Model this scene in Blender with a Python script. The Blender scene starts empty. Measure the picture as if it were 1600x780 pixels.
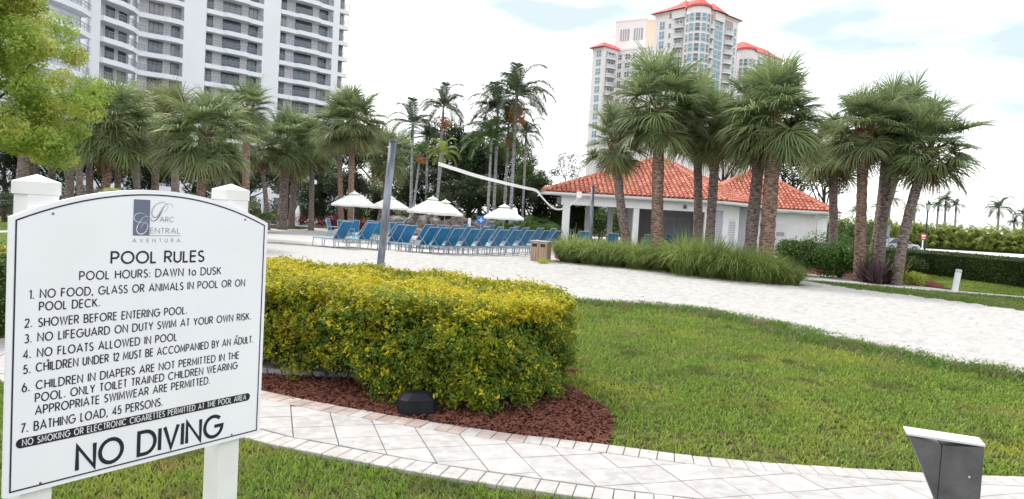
import bpy, math, random
import numpy as np
from mathutils import Vector, Matrix
PI = math.pi
S = bpy.context.scene
COL = S.collection
rnd = random.Random(7)
NR = np.random.RandomState(11)

# ------------------------------------------------------------------ camera
H = 1.75; FPX = 1150.0; ROLL = math.radians(3.2); PITCH = math.radians(2.73)
R0 = Vector((1, 0, 0)); FW = Vector((0, math.cos(PITCH), -math.sin(PITCH))); U0 = Vector((0, math.sin(PITCH), math.cos(PITCH)))
RR = math.cos(ROLL)*R0 + math.sin(ROLL)*U0
UU = -math.sin(ROLL)*R0 + math.cos(ROLL)*U0
CAM = Vector((0, 0, H))
cd = bpy.data.cameras.new('camera'); cam = bpy.data.objects.new('camera', cd); COL.objects.link(cam)
cd.sensor_width = 36; cd.lens = 36*FPX/1600; cd.clip_start = 0.05; cd.clip_end = 6000
m3 = Matrix((RR, UU, -FW)).transposed()
cam.matrix_world = Matrix.Translation(CAM) @ m3.to_4x4()
S.camera = cam
# ------------------------------------------------------------------ light
SUN_EL, SUN_AZ = 48, -38          # azimuth from +Y towards +X (negative: front left)
w = bpy.data.worlds.new('World'); S.world = w; w.use_nodes = True
wn = w.node_tree; wn.nodes.clear(); W = wn.nodes.new
out = W('ShaderNodeOutputWorld'); bg = W('ShaderNodeBackground'); bg.inputs[1].default_value = 0.1
sky = W('ShaderNodeTexSky'); sky.sky_type = 'NISHITA'; sky.sun_disc = False
sky.sun_elevation = math.radians(SUN_EL); sky.sun_rotation = math.radians(SUN_AZ)
tc = W('ShaderNodeTexCoord'); mp = W('ShaderNodeMapping'); mp.inputs['Scale'].default_value = (1.3, 1.3, 4.2)
mp.inputs['Location'].default_value = (.35, .2, .1)
nz = W('ShaderNodeTexNoise'); nz.inputs['Scale'].default_value = 1.6; nz.inputs['Detail'].default_value = 7; nz.inputs['Roughness'].default_value = .5
rp = W('ShaderNodeValToRGB'); rp.color_ramp.elements[0].position = .30; rp.color_ramp.elements[1].position = .45
rp.color_ramp.elements[0].color = (.62, .62, .62, 1); rp.color_ramp.elements[1].color = (1, 1, 1, 1)
nz2 = W('ShaderNodeTexNoise'); nz2.inputs['Scale'].default_value = 2.3; nz2.inputs['Detail'].default_value = 5
rp2 = W('ShaderNodeValToRGB'); rp2.color_ramp.elements[0].position = .34; rp2.color_ramp.elements[1].position = .53
rp2.color_ramp.elements[0].color = (3.3, 3.85, 4.05, 1); rp2.color_ramp.elements[1].color = (8.0, 8.0, 8.1, 1)
mx = W('ShaderNodeMix'); mx.data_type = 'RGBA'
L = wn.links.new
L(tc.outputs['Generated'], mp.inputs['Vector']); L(mp.outputs[0], nz.inputs['Vector']); L(mp.outputs[0], nz2.inputs['Vector'])
L(nz.outputs[0], rp.inputs[0]); L(nz2.outputs[0], rp2.inputs[0])
L(rp.outputs[0], mx.inputs[0]); L(sky.outputs[0], mx.inputs[6]); L(rp2.outputs[0], mx.inputs[7])
L(mx.outputs[2], bg.inputs[0]); L(bg.outputs[0], out.inputs[0])
sd = bpy.data.lights.new('sun', 'SUN'); sd.energy = 1.5; sd.angle = math.radians(10); sd.color = (1, .95, .86)
sun = bpy.data.objects.new('sun', sd); COL.objects.link(sun)
el, az = math.radians(SUN_EL), math.radians(SUN_AZ)
sv = Vector((math.sin(az)*math.cos(el), math.cos(az)*math.cos(el), math.sin(el)))
sun.rotation_euler = sv.to_track_quat('Z', 'Y').to_euler()
S.view_settings.view_transform = 'Standard'; S.view_settings.look = 'None'
S.view_settings.exposure = 1.28; S.view_settings.gamma = 1
S.render.engine = 'CYCLES'

# ------------------------------------------------------------------ measuring helpers (photo pixel -> place)
def ray(px, py): return (RR*((px-800)/FPX) + UU*((390-py)/FPX) + FW)
def at(px, py, d):
    """the point seen at this pixel at distance d along +Y"""
    r = ray(px, py); return CAM + r*(d/r.y)
def gp(px, py, z=0):
    r = ray(px, py); return CAM + r*((z-H)/r.z)
def gx(px, d, z=0):
    """ground point at distance d whose image column is px"""
    # solve for X : project (X,d,z)
    lo, hi = -3*d, 3*d
    for _ in range(50):
        m = (lo+hi)/2; v = Vector((m, d, z))-CAM
        if 800+FPX*v.dot(RR)/v.dot(FW) < px: lo = m
        else: hi = m
    return Vector((lo, d, z))

# ------------------------------------------------------------------ objects
def tag(o, label=None, cat=None, group=None, kind=None):
    if label: o['label'] = label
    if cat: o['category'] = cat
    if group: o['group'] = group
    if kind: o['kind'] = kind
    return o
def thing(name, label, cat, loc=(0, 0, 0), rz=0, group=None):
    o = bpy.data.objects.new(name, None); COL.objects.link(o); o.location = loc; o.rotation_euler = (0, 0, rz)
    o.empty_display_size = .2
    return tag(o, label, cat, group)
def link(name, me, parent=None, loc=(0, 0, 0), rot=(0, 0, 0), sc=(1, 1, 1), kind=None):
    o = bpy.data.objects.new(name, me); COL.objects.link(o)
    o.location = loc; o.rotation_euler = rot; o.scale = sc
    if parent: o.parent = parent
    if kind: o['kind'] = kind
    return o
def copy_tree(o, parent=None):
    c = o.copy(); COL.objects.link(c); c.parent = parent
    for ch in KIDS(o): copy_tree(ch, c)
    return c
def KIDS(o): return [x for x in list(COL.objects) if x.parent == o]
class Tree:            # cheap copying without scanning the scene
    def __init__(s, root): s.root = root; s.kids = []
    def add(s, o): s.kids.append(o); return o
    def copy(s):
        m = {s.root: s.root.copy()}; COL.objects.link(m[s.root])
        for k in s.kids:
            c = k.copy(); COL.objects.link(c); c.parent = m[k.parent]; m[k] = c
        return m[s.root]

class MB:
    def __init__(s): s.v = []; s.f = []; s.mi = []; s.m = 0
    def add(s, vs, fs):
        b = len(s.v); s.v += [tuple(x) for x in vs]; s.f += [tuple(b+i for i in f) for f in fs]; s.mi += [s.m]*len(fs); return s
    def box(s, x0, x1, y0, y1, z0, z1, M=None):
        vs = [Vector(p) for p in ((x0,y0,z0),(x1,y0,z0),(x1,y1,z0),(x0,y1,z0),(x0,y0,z1),(x1,y0,z1),(x1,y1,z1),(x0,y1,z1))]
        if M: vs = [M @ p for p in vs]
        return s.add(vs, [(0,3,2,1),(4,5,6,7),(0,1,5,4),(1,2,6,5),(2,3,7,6),(3,0,4,7)])
    def bev(s, x0, x1, y0, y1, z0, z1, b=.01):
        """box with bevelled top and vertical edges"""
        def ring(i, z): return [(x0+i,y0+i+b,z),(x0+i+b,y0+i,z),(x1-i-b,y0+i,z),(x1-i,y0+i+b,z),(x1-i,y1-i-b,z),(x1-i-b,y1-i,z),(x0+i+b,y1-i,z),(x0+i,y1-i-b,z)]
        vs = ring(0, z0)+ring(0, z1-b)+ring(b, z1)
        fs = [tuple(range(7,-1,-1)), tuple(range(16,24))]
        for k in (0, 8):
            for i in range(8): fs.append((k+i, k+(i+1)%8, k+8+(i+1)%8, k+8+i))
        return s.add(vs, fs)
    def tube(s, pts, rad, n=8, cap=True, jit=0, seed=0):
        r_ = random.Random(seed); pts = [Vector(p) for p in pts]; N = len(pts)
        rad = rad if isinstance(rad, (list, tuple)) else [rad]*N
        vs = []; a = None
        for i, p in enumerate(pts):
            t = (pts[min(i+1, N-1)]-pts[max(i-1, 0)]).normalized()
            if a is None: a = t.orthogonal().normalized()
            a = (a - t*a.dot(t)).normalized(); b = t.cross(a)
            for k in range(n):
                q = rad[i]*(1+jit*(r_.random()-.5)); an = 2*PI*k/n
                vs.append(p + a*(q*math.cos(an)) + b*(q*math.sin(an)))
        fs = []
        for i in range(N-1):
            for k in range(n): fs.append((i*n+k, i*n+(k+1)%n, (i+1)*n+(k+1)%n, (i+1)*n+k))
        if cap: fs += [tuple(range(n-1, -1, -1)), tuple((N-1)*n+k for k in range(n))]
        return s.add(vs, fs)
    def prism(s, poly, z0, z1, M=None):
        n = len(poly); vs = [Vector((x, y, z0)) for x, y in poly]+[Vector((x, y, z1)) for x, y in poly]
        if M: vs = [M @ p for p in vs]
        return s.add(vs, [tuple(range(n-1, -1, -1)), tuple(range(n, 2*n))]+[(i, (i+1) % n, n+(i+1) % n, n+i) for i in range(n)])
    def mesh(s, name, *mats, smooth=False):
        me = bpy.data.meshes.new(name); me.from_pydata(s.v, [], s.f)
        for m in mats: me.materials.append(m)
        if len(mats) > 1: me.polygons.foreach_set('material_index', s.mi)
        if smooth: me.polygons.foreach_set('use_smooth', [True]*len(me.polygons))
        me.update(); return me
    def build(s, name, mat, parent=None, smooth=False, **k):
        mats = mat if isinstance(mat, (list, tuple)) else [mat]
        return link(name, s.mesh(name, *mats, smooth=smooth), parent, **k)
def npmesh(name, V, F, mat, smooth=False):
    """V (n,3), F (m,k)"""
    me = bpy.data.meshes.new(name); V = np.asarray(V, np.float32); F = np.asarray(F, np.int32); k = F.shape[1]
    me.vertices.add(len(V)); me.vertices.foreach_set('co', V.ravel())
    me.loops.add(F.size); me.loops.foreach_set('vertex_index', F.ravel())
    me.polygons.add(len(F)); me.polygons.foreach_set('loop_start', np.arange(0, F.size, k, dtype=np.int32))
    me.polygons.foreach_set('loop_total', np.full(len(F), k, np.int32))
    if smooth: me.polygons.foreach_set('use_smooth', np.ones(len(F), bool))
    me.materials.append(mat); me.update(calc_edges=True); return me

# ------------------------------------------------------------------ materials
def srgb(r, g, b): return tuple(((c/255)/12.92 if c/255 <= .04045 else ((c/255+.055)/1.055)**2.4) for c in (r, g, b))+(1,)
def mat(name, col, rough=.7, var=0.0, scale=3, bump=0, bscale=40, metal=0, spec=.3, col2=None, space='obj', stretch=(1, 1, 1), detail=4, contrast=(.35, .65)):
    m = bpy.data.materials.new(name); m.use_nodes = True; t = m.node_tree; p = t.nodes['Principled BSDF']
    p.inputs['Roughness'].default_value = rough; p.inputs['Metallic'].default_value = metal; p.inputs['Specular IOR Level'].default_value = spec
    c = tuple(col)[:3]; p.inputs['Base Color'].default_value = c+(1,)
    N = t.nodes.new; K = t.links.new
    if space == 'obj': src = N('ShaderNodeTexCoord').outputs['Object']
    else: src = N('ShaderNodeNewGeometry').outputs['Position']
    mpn = N('ShaderNodeMapping'); mpn.inputs['Scale'].default_value = stretch; K(src, mpn.inputs['Vector']); src = mpn.outputs[0]
    if var or col2:
        n = N('ShaderNodeTexNoise'); n.inputs['Scale'].default_value = scale; n.inputs['Detail'].default_value = detail; K(src, n.inputs['Vector'])
        r = N('ShaderNodeValToRGB'); K(n.outputs[0], r.inputs[0])
        r.color_ramp.elements[0].position = contrast[0]; r.color_ramp.elements[1].position = contrast[1]
        r.color_ramp.elements[0].color = tuple(x*(1-var) for x in c)+(1,)
        r.color_ramp.elements[1].color = (tuple(col2)[:3] if col2 else tuple(x*(1+var) for x in c))+(1,)
        K(r.outputs[0], p.inputs['Base Color'])
    if bump:
        n = N('ShaderNodeTexNoise'); n.inputs['Scale'].default_value = bscale; n.inputs['Detail'].default_value = 6; K(src, n.inputs['Vector'])
        b = N('ShaderNodeBump'); b.inputs['Strength'].default_value = 1; b.inputs['Distance'].default_value = bump; K(n.outputs[0], b.inputs['Height']); K(b.outputs[0], p.inputs['Normal'])
    return m
def leafmat(name, stops, trans=.35, rough=.55, patch=None, pscale=.8, gloss=.25, objvar=.25):
    """stops: colours picked at random per leaf; patch: (colour, low, high) mixed in by position noise"""
    m = bpy.data.materials.new(name); m.use_nodes = True; t = m.node_tree; t.nodes.clear(); N = t.nodes.new; K = t.links.new
    g = N('ShaderNodeNewGeometry'); r = N('ShaderNodeValToRGB'); K(g.outputs['Random Per Island'], r.inputs[0])
    e = r.color_ramp.elements
    for i, c in enumerate(stops):
        pos = i/(len(stops)-1)
        el_ = e[0] if i == 0 else (e[1] if i == len(stops)-1 else e.new(pos))
        el_.position = pos
    for i, c in enumerate(stops): r.color_ramp.elements[i].color = tuple(c)[:3]+(1,)
    colr = r.outputs[0]
    for (pc, lo, hi, sc_) in (patch or []):
        n = N('ShaderNodeTexNoise'); n.inputs['Scale'].default_value = sc_; n.inputs['Detail'].default_value = 4; K(g.outputs['Position'], n.inputs['Vector'])
        mr = N('ShaderNodeMapRange'); mr.inputs[1].default_value = lo; mr.inputs[2].default_value = hi; K(n.outputs[0], mr.inputs[0])
        mi = N('ShaderNodeMix'); mi.data_type = 'RGBA'; K(mr.outputs[0], mi.inputs[0]); K(colr, mi.inputs[6]); mi.inputs[7].default_value = tuple(pc)[:3]+(1,)
        colr = mi.outputs[2]
    oi = N('ShaderNodeObjectInfo'); mr = N('ShaderNodeMapRange'); mr.inputs[3].default_value = 1-objvar; mr.inputs[4].default_value = 1+objvar; K(oi.outputs['Random'], mr.inputs[0])
    hs = N('ShaderNodeHueSaturation'); K(mr.outputs[0], hs.inputs['Value']); K(colr, hs.inputs['Color']); colr = hs.outputs[0]
    p = N('ShaderNodeBsdfPrincipled'); p.inputs['Roughness'].default_value = rough; p.inputs['Specular IOR Level'].default_value = gloss; K(colr, p.inputs['Base Color'])
    tr = N('ShaderNodeBsdfTranslucent'); K(colr, tr.inputs[0]); ms = N('ShaderNodeMixShader'); ms.inputs[0].default_value = trans
    o = N('ShaderNodeOutputMaterial'); K(p.outputs[0], ms.inputs[1]); K(tr.outputs[0], ms.inputs[2]); K(ms.outputs[0], o.inputs[0])
    return m
def glassy(name, col, alpha=.5, rough=.1):
    m = bpy.data.materials.new(name); m.use_nodes = True; p = m.node_tree.nodes['Principled BSDF']
    p.inputs['Base Color'].default_value = tuple(col)[:3]+(1,); p.inputs['Alpha'].default_value = alpha; p.inputs['Roughness'].default_value = rough
    return m

M = {}
M['white'] = mat('white_paint', (.78, .78, .8), .45, .03, 2)
M['signface'] = mat('sign_face', (.88, .89, .95), .38, .02, 3, spec=.35)
M['signpost'] = mat('post_paint', (.8, .8, .8), .5, .04, 6)
M['ink'] = mat('sign_ink', (.02, .022, .035), .5)
M['logogrey'] = mat('logo_grey', (.15, .17, .25), .5)
M['inkgrey'] = mat('ink_grey', (.16, .17, .21), .5)
M['sand'] = mat('sand', (.435, .423, .417), .95, .08, 7.0, bump=.06, bscale=9, space='pos', spec=.05, contrast=(.4, .6), detail=8)
M['deck'] = mat('deck_concrete', (.47, .46, .455), .9, .05, .6, bump=.004, bscale=20, space='pos', spec=.1)
M['ground'] = mat('far_ground', (.07, .08, .035), .95, .35, .3, space='pos', spec=.05)
M['soil'] = mat('lawn_soil', (.035, .045, .014), .95, .4, 9, bump=.03, bscale=30, space='pos', spec=.05, col2=(.12, .11, .05))
M['lawnfar'] = mat('lawn_turf', (.09, .15, .03), .95, .3, 2.5, bump=.03, bscale=25, space='pos', spec=.05, col2=(.15, .2, .05))
M['darksoil'] = mat('dark_soil', (.035, .035, .02), .95, .4, 2, bump=.02, bscale=10, space='pos', spec=.05)
M['mulchbase'] = mat('mulch_base', (.045, .02, .016), .95, .4, 20, bump=.02, bscale=60, space='pos', spec=.05)
M['chip'] = leafmat('mulch_chip', [(.12,.05,.038), (.19,.078,.058), (.065,.032,.026), (.30,.17,.13), (.045,.03,.025)], 0, .9, gloss=.05)
M['mulchred'] = mat('red_mulch', (.12, .035, .028), .95, .45, 9, bump=.02, bscale=50, space='pos', spec=.05)
M['paver'] = mat('paver_slab', (.43, .41, .41), .9, .10, 9, bump=.0015, bscale=160, space='pos', spec=.1, detail=9)
M['paver2'] = mat('paver_slab_worn', (.40, .385, .385), .9, .13, 12, bump=.0015, bscale=160, space='pos', spec=.1, detail=9)
M['brick'] = mat('border_brick', (.43, .405, .395), .9, .12, 14, bump=.0015, bscale=160, space='pos', spec=.1, detail=8)
M['brickred'] = mat('border_brick_stained', (.38, .30, .275), .9, .15, 5, bump=.0015, bscale=160, space='pos', spec=.1, col2=(.48, .41, .385), detail=8)
M['joint'] = mat('joint_sand', (.14, .13, .125), .95, .3, 20, space='pos')
M['galv'] = mat('galvanised_steel', (.13, .15, .19), .55, .25, 12, bump=.001, bscale=60, metal=.3, spec=.4, stretch=(1, 1, .25), col2=(.26, .29, .35))
M['pedestal'] = mat('grey_metal_paint', (.14, .135, .15), .42, .25, 7, bump=.001, bscale=40, metal=.4, spec=.5, col2=(.20, .195, .21))
M['pedtop'] = mat('pale_metal_sunlit_top', (.72, .73, .76), .4, .05, 8, metal=.1)  # sunlight on the pedestal top put into the colour
M['blackbox'] = mat('black_plastic', (.008, .009, .014), .6, .3, 10)
M['tape'] = mat('net_tape', (.8, .8, .8), .8, .04, 5)
M['rope'] = mat('rope', (.08, .08, .08), .9)
M['alu'] = mat('lounger_frame', (.34, .36, .40), .45, .1, 5, metal=.3)
M['sling'] = mat('blue_sling', (.025, .17, .33), .6, .12, 3, bump=.001, bscale=200)
M['slingl'] = mat('pale_blue_sling', (.12, .40, .56), .6, .1, 3)
M['canvas'] = mat('umbrella_canvas', (.76, .75, .72), .8, .04, 2)
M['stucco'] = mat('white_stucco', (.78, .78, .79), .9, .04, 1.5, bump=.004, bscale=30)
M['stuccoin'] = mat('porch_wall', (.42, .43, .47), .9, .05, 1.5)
M['fascia'] = mat('white_fascia', (.7, .7, .71), .6, .04, 2)
M['tile'] = mat('clay_tile', (.42, .095, .055), .7, .3, 3.2, bump=.003, bscale=25, space='pos', col2=(.52, .18, .12))
M['tileb'] = mat('clay_tile_light', (.50, .15, .095), .7, .25, 3.2, bump=.003, bscale=25, space='pos', col2=(.58, .26, .19))
M['louvre'] = mat('louvre_grey', (.5, .51, .55), .6, .05, 4)
M['dark'] = mat('dark_void', (.02, .022, .028), .6)
M['rock'] = mat('boulder', (.20, .165, .155), .95, .45, 1.6, bump=.05, bscale=4, col2=(.38, .33, .31))
M['water'] = mat('pool_water', (.04, .13, .34), .08, .2, 4, bump=.01, bscale=6, spec=.6)
M['wood'] = mat('bin_panel', (.36, .25, .19), .8, .12, 8, stretch=(1, 1, .2))
M['timber'] = mat('edging_timber', (.16, .14, .10), .9, .4, 6)
M['trunk'] = mat('palm_trunk', (.15, .115, .105), .95, .5, 7, bump=.05, bscale=9, stretch=(1, 1, 3.2), col2=(.34, .265, .245), detail=6)
M['trunkred'] = mat('palm_trunk_rusty', (.17, .105, .08), .95, .5, 7, bump=.05, bscale=9, stretch=(1, 1, 3.2), col2=(.38, .255, .20), detail=6)
M['trunkgrey'] = mat('smooth_palm_trunk', (.27, .27, .30), .9, .3, 3, bump=.01, bscale=6, stretch=(1, 1, 5), col2=(.42, .42, .45))
M['bark'] = mat('dark_bark', (.055, .045, .04), .95, .5, 4, bump=.03, bscale=12, stretch=(1, 1, .4))
M['frond'] = leafmat('sabal_frond', [(.12,.17,.08), (.27,.33,.14), (.43,.49,.24), (.18,.24,.12), (.60,.64,.38)], .4, .5, gloss=.35)
M['frondol'] = leafmat('sabal_frond_olive', [(.17,.20,.09), (.28,.30,.13), (.38,.37,.18), (.22,.25,.10)], .25, .55, gloss=.3)
M['frondd'] = leafmat('dead_frond', [(.22,.14,.07), (.16,.10,.06), (.30,.21,.11)], .2, .8, gloss=.1)
M['petiole'] = mat('petiole', (.16, .20, .07), .6, .2, 4)
M['boot'] = mat('leaf_boots', (.17, .085, .05), .95, .5, 12, bump=.04, bscale=14)
M['pinn'] = leafmat('feather_frond', [(.06,.09,.055), (.11,.15,.08), (.18,.22,.12), (.08,.12,.07)], .25, .5, gloss=.3)
M['pinny'] = leafmat('feather_frond_yellow', [(.24,.32,.07), (.34,.40,.09), (.18,.25,.06), (.42,.45,.13)], .35, .5, gloss=.3)
M['pinng'] = leafmat('feather_frond_green', [(.07,.13,.035), (.12,.2,.05), (.17,.26,.07), (.09,.15,.05)], .35, .5, gloss=.3)
M['fruit'] = leafmat('palm_fruit', [(.4,.17,.06), (.5,.24,.09), (.3,.16,.07)], 0, .7)
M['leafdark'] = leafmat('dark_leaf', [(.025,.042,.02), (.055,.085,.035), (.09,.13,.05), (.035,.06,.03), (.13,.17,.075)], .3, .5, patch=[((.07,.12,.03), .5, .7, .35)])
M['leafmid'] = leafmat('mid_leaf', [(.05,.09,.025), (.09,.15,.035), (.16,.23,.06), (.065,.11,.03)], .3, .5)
M['leafbright'] = leafmat('bright_leaf', [(.05,.11,.025), (.11,.21,.04), (.2,.32,.06), (.08,.15,.03)], .35, .5)
M['leafyel'] = leafmat('lime_leaf', [(.24,.36,.06), (.38,.48,.09), (.56,.62,.16), (.15,.25,.05)], .5, .5, objvar=0, patch=[((.58,.58,.15), .48, .64, .9), ((.15,.25,.05), .54, .70, 1.6)])
M['hedge'] = leafmat('gold_hedge_leaf', [(.16,.22,.018), (.46,.46,.025), (.70,.60,.028), (.76,.60,.03), (.30,.36,.025)], .42, .45, patch=[((.52,.36,.03), .54, .78, 2.1), ((.13,.20,.02), .56, .70, 5.0)])
M['hedgeg'] = leafmat('green_hedge_leaf', [(.06,.12,.015), (.17,.27,.03), (.38,.45,.04), (.10,.18,.02), (.60,.58,.045)], .4, .45, patch=[((.30,.32,.02), .55, .7, 4.0)])
M['hedgetop'] = leafmat('gold_top_leaf', [(.50,.44,.02), (.60,.52,.025), (.42,.40,.02), (.54,.42,.02), (.30,.33,.02)], .35, .45)
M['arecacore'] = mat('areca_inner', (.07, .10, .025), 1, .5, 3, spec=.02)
M['litter'] = leafmat('leaf_litter', [(.06,.045,.03), (.14,.10,.06), (.035,.03,.025), (.2,.15,.09)], 0, .9, gloss=.05)
M['twig'] = mat('twig', (.10, .07, .055), .9, .3, 10)
M['hedgecore'] = mat('hedge_core', (.025, .035, .012), 1, .4, 8, spec=.02)  # near-black: the shade between the leaves as a colour
M['grass'] = leafmat('grass_blade', [(.11,.20,.035), (.31,.43,.07), (.50,.60,.12), (.17,.28,.045), (.62,.64,.26), (.25,.38,.06), (.38,.32,.14)], .35, .5,
    patch=[((.40,.43,.08), .50, .70, .75), ((.34,.25,.11), .59, .76, 3.1), ((.24,.27,.08), .52, .74, 1.3), ((.09,.14,.04), .56, .72, 1.5)], objvar=0)
M['grassdk'] = leafmat('runner_grass', [(.09,.17,.03), (.15,.24,.045), (.26,.34,.07), (.11,.18,.04), (.32,.34,.12)], .35, .5, patch=[((.24,.20,.11), .50, .64, 1.9)], objvar=0)
M['clump'] = leafmat('fountain_grass', [(.20,.28,.08), (.38,.46,.14), (.55,.62,.25), (.26,.34,.11), (.68,.68,.42)], .5, .5, objvar=.15)
M['red'] = leafmat('croton', [(.2,.02,.015), (.12,.02,.015), (.3,.05,.02), (.1,.08,.02)], .2, .5)
M['purple'] = leafmat('purple_spear', [(.05,.035,.04), (.09,.06,.065), (.03,.03,.03), (.13,.11,.11)], .15, .45)
M['yelplant'] = leafmat('yellow_green_shrub', [(.22,.28,.04), (.34,.38,.06), (.14,.2,.03), (.42,.42,.08)], .3, .5)
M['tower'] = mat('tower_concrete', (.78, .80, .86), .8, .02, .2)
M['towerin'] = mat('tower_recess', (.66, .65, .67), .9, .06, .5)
M['glass'] = mat('tower_glass', (.035, .055, .085), .12, .4, .25, spec=.8, col2=(.14, .18, .22))
def glassvar(m, cols):
    t = m.node_tree; p = t.nodes['Principled BSDF']; o = t.nodes.new('ShaderNodeObjectInfo'); r = t.nodes.new('ShaderNodeValToRGB'); r.color_ramp.interpolation = 'CONSTANT'
    t.links.new(o.outputs['Random'], r.inputs[0]); e = r.color_ramp.elements
    for i, c in enumerate(cols):
        q = e[i] if i < 2 else e.new(i/len(cols)); q.position = i/len(cols)
    for i, c in enumerate(cols): r.color_ramp.elements[i].color = tuple(c)+(1,)
    t.links.new(r.outputs[0], p.inputs['Base Color'])
glassvar(M['glass'], [(.03,.045,.07), (.06,.08,.10), (.20,.21,.22), (.035,.05,.07), (.10,.13,.16), (.05,.065,.09), (.30,.29,.28), (.04,.055,.08)])
M['frame'] = mat('window_frame', (.06, .065, .07), .5)
M['rail'] = glassy('rail_glass', (.20, .24, .30), .28, .3)
M['railbar'] = mat('rail_bar', (.26, .28, .32), .5)
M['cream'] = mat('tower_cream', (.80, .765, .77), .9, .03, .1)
M['peach'] = mat('tower_peach', (.80, .66, .52), .9, .03, .1)
M['teal'] = mat('teal_glass', (.10, .30, .40), .15, .5, .18, spec=.8, col2=(.30, .52, .62))
M['teald'] = mat('grey_glass', (.10, .14, .18), .15, .5, .3, spec=.8)
M['redroof'] = mat('red_roof', (.58, .13, .12), .8, .15, .4, bump=.05, bscale=3)
M['louvg'] = mat('grey_louvre', (.36, .37, .42), .7, .1, 1)
M['signred'] = mat('sign_red', (.45, .02, .02), .5)
M['bluesign'] = mat('sign_blue', (.03, .2, .55), .5)
M['boxgrey'] = mat('cabinet_grey', (.3, .36, .45), .5, .05, 2)
M['lampgreen'] = mat('lamp_post_green', (.012, .03, .03), .4)
M['lampglass'] = mat('lamp_glass', (.5, .52, .52), .3)
M['carpaint'] = mat('car_paint', (.45, .47, .5), .25, .03, 1, metal=.3, spec=.6)
M['tyre'] = mat('tyre', (.02, .02, .02), .8)
M['road'] = mat('road_concrete', (.66, .65, .65), .9, .05, .3, space='pos')

# ------------------------------------------------------------------ ground sheets
def sheet(name, pts, z, mt, kind='structure'):
    n = len(pts); me = bpy.data.meshes.new(name)
    me.from_pydata([(p[0], p[1], z) for p in pts], [], [tuple(range(n))]); me.materials.append(mt)
    if me.polygons[0].normal.z < 0: me.flip_normals()
    o = link(name, me); o['kind'] = kind; return o
g = MB(); g.add([(-2500,-300,0),(2500,-300,0),(2500,4000,0),(-2500,4000,0)], [(0,1,2,3)]); g.build('ground', M['ground'], kind='structure')
def xy(p): return (p.x, p.y)
def poly(pp, z=0): return [xy(gp(a, b, z)) for a, b in pp]
def smooth(pts, step=.03):
    P = [Vector((p[0], p[1])) for p in pts]; out_ = []
    for i in range(len(P)-1):
        a, b, c, d = P[max(i-1,0)], P[i], P[i+1], P[min(i+2,len(P)-1)]
        n = max(2, int((c-b).length/step))
        for k in range(n):
            t = k/n
            out_.append(.5*((2*b)+(c-a)*t+(2*a-5*b+4*c-d)*t*t+(3*b-a-3*c+d)*t**3))
    out_.append(P[-1]); return out_
edge_sand_lawn = [(880,471),(940,477),(1000,480),(1100,490),(1200,511),(1270,529),(1330,545),(1430,562),(1520,578),(1600,592),(1800,628)]
def wob_(P, a):
    P = smooth(P, .12)
    return [(p.x+a*(math.sin(i*.9)+.8*math.sin(i*.37+1)+.7*math.sin(i*2.3))*.5, p.y+a*(math.cos(i*.8)+math.sin(i*.31)+.8*math.sin(i*1.9))) for i, p in enumerate(P)]
edge_strip = [(1255,441),(1290,447),(1330,454),(1430,466),(1530,479),(1600,490),(1800,525)]
sandpoly = poly([(150,470)]) + [(-3.2, 6.5), (.6, 6.5)] + poly(edge_sand_lawn) + poly(edge_strip[::-1]) + poly([(1180,436), (1000,410), (880,399), (840,404), (700,398), (560,390), (400,379), (150,372)])
sheet('sand', sandpoly, .004, M['sand'])
deckpoly = poly([(150,371.6),(400,378.6),(560,389.6),(700,397.6),(840,403.6),(900,399)]) + [(5.5, 45), (18, 45), (14, 75), (-50, 85)]
sheet('pool_deck', deckpoly, .008, M['deck'])
# cabana apron / planting bed under grasses
sheet('planting_bed', poly([(866,402),(874,409),(960,415),(1040,424),(1130,438),(1250,442),(1262,430),(1255,420),(1000,392),(870,390)]), .012, M['mulchred'])
# far lawns and walk on the right
sheet('walkway', poly([(1256,428),(1330,435),(1489,454.5),(1600,464),(1800,486),(1800,489.5),(1600,466.8),(1489,458),(1330,444),(1240,438)]), .016, M['deck'])
lawn_strip = poly([(1240,438.3),(1330,444.4),(1489,458.5),(1600,467.2),(1800,490),(1800,526),(1600,491),(1530,480),(1430,467),(1330,455),(1290,448),(1255,442)])
sheet('lawn_strip', lawn_strip, .010, M['lawnfar'])
lawn_back = poly([(1440,431),(1489,454),(1600,463.5),(1800,485),(1800,440),(1600,420),(1500,412)])
sheet('lawn_back', lawn_back, .010, M['lawnfar'])
sheet('red_mulch_bed', poly([(1256,427.5),(1330,434.5),(1440,447),(1487,452),(1455,434),(1400,424),(1300,415),(1250,417)]), .013, M['mulchred'])
sheet('road', [xy(gx(1180,62)), xy(gx(1700,46)), xy(gx(2300,46)), xy(gx(2200,118)), xy(gx(1200,118))], .006, M['road'])
# left: lawn and dark planting ground
sheet('left_lawn', [(-60,14),(-8,14),xy(gp(150,400)),xy(gp(150,373)),(-33,46),(-70,46)], .006, M['lawnfar'])
sheet('dark_ground', [(-33,46.2),(-14.5,46.5),(-16,58),(-24,64),(-50,86),(14,76),(60,66),(60,100),(-110,100),(-70,46.2)], .009, M['darksoil'])
sheet('left_walk', poly([(-300,369),(0,361),(15,360.5),(15,363.5),(0,364),(-300,373)]), .012, M['deck'])

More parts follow.
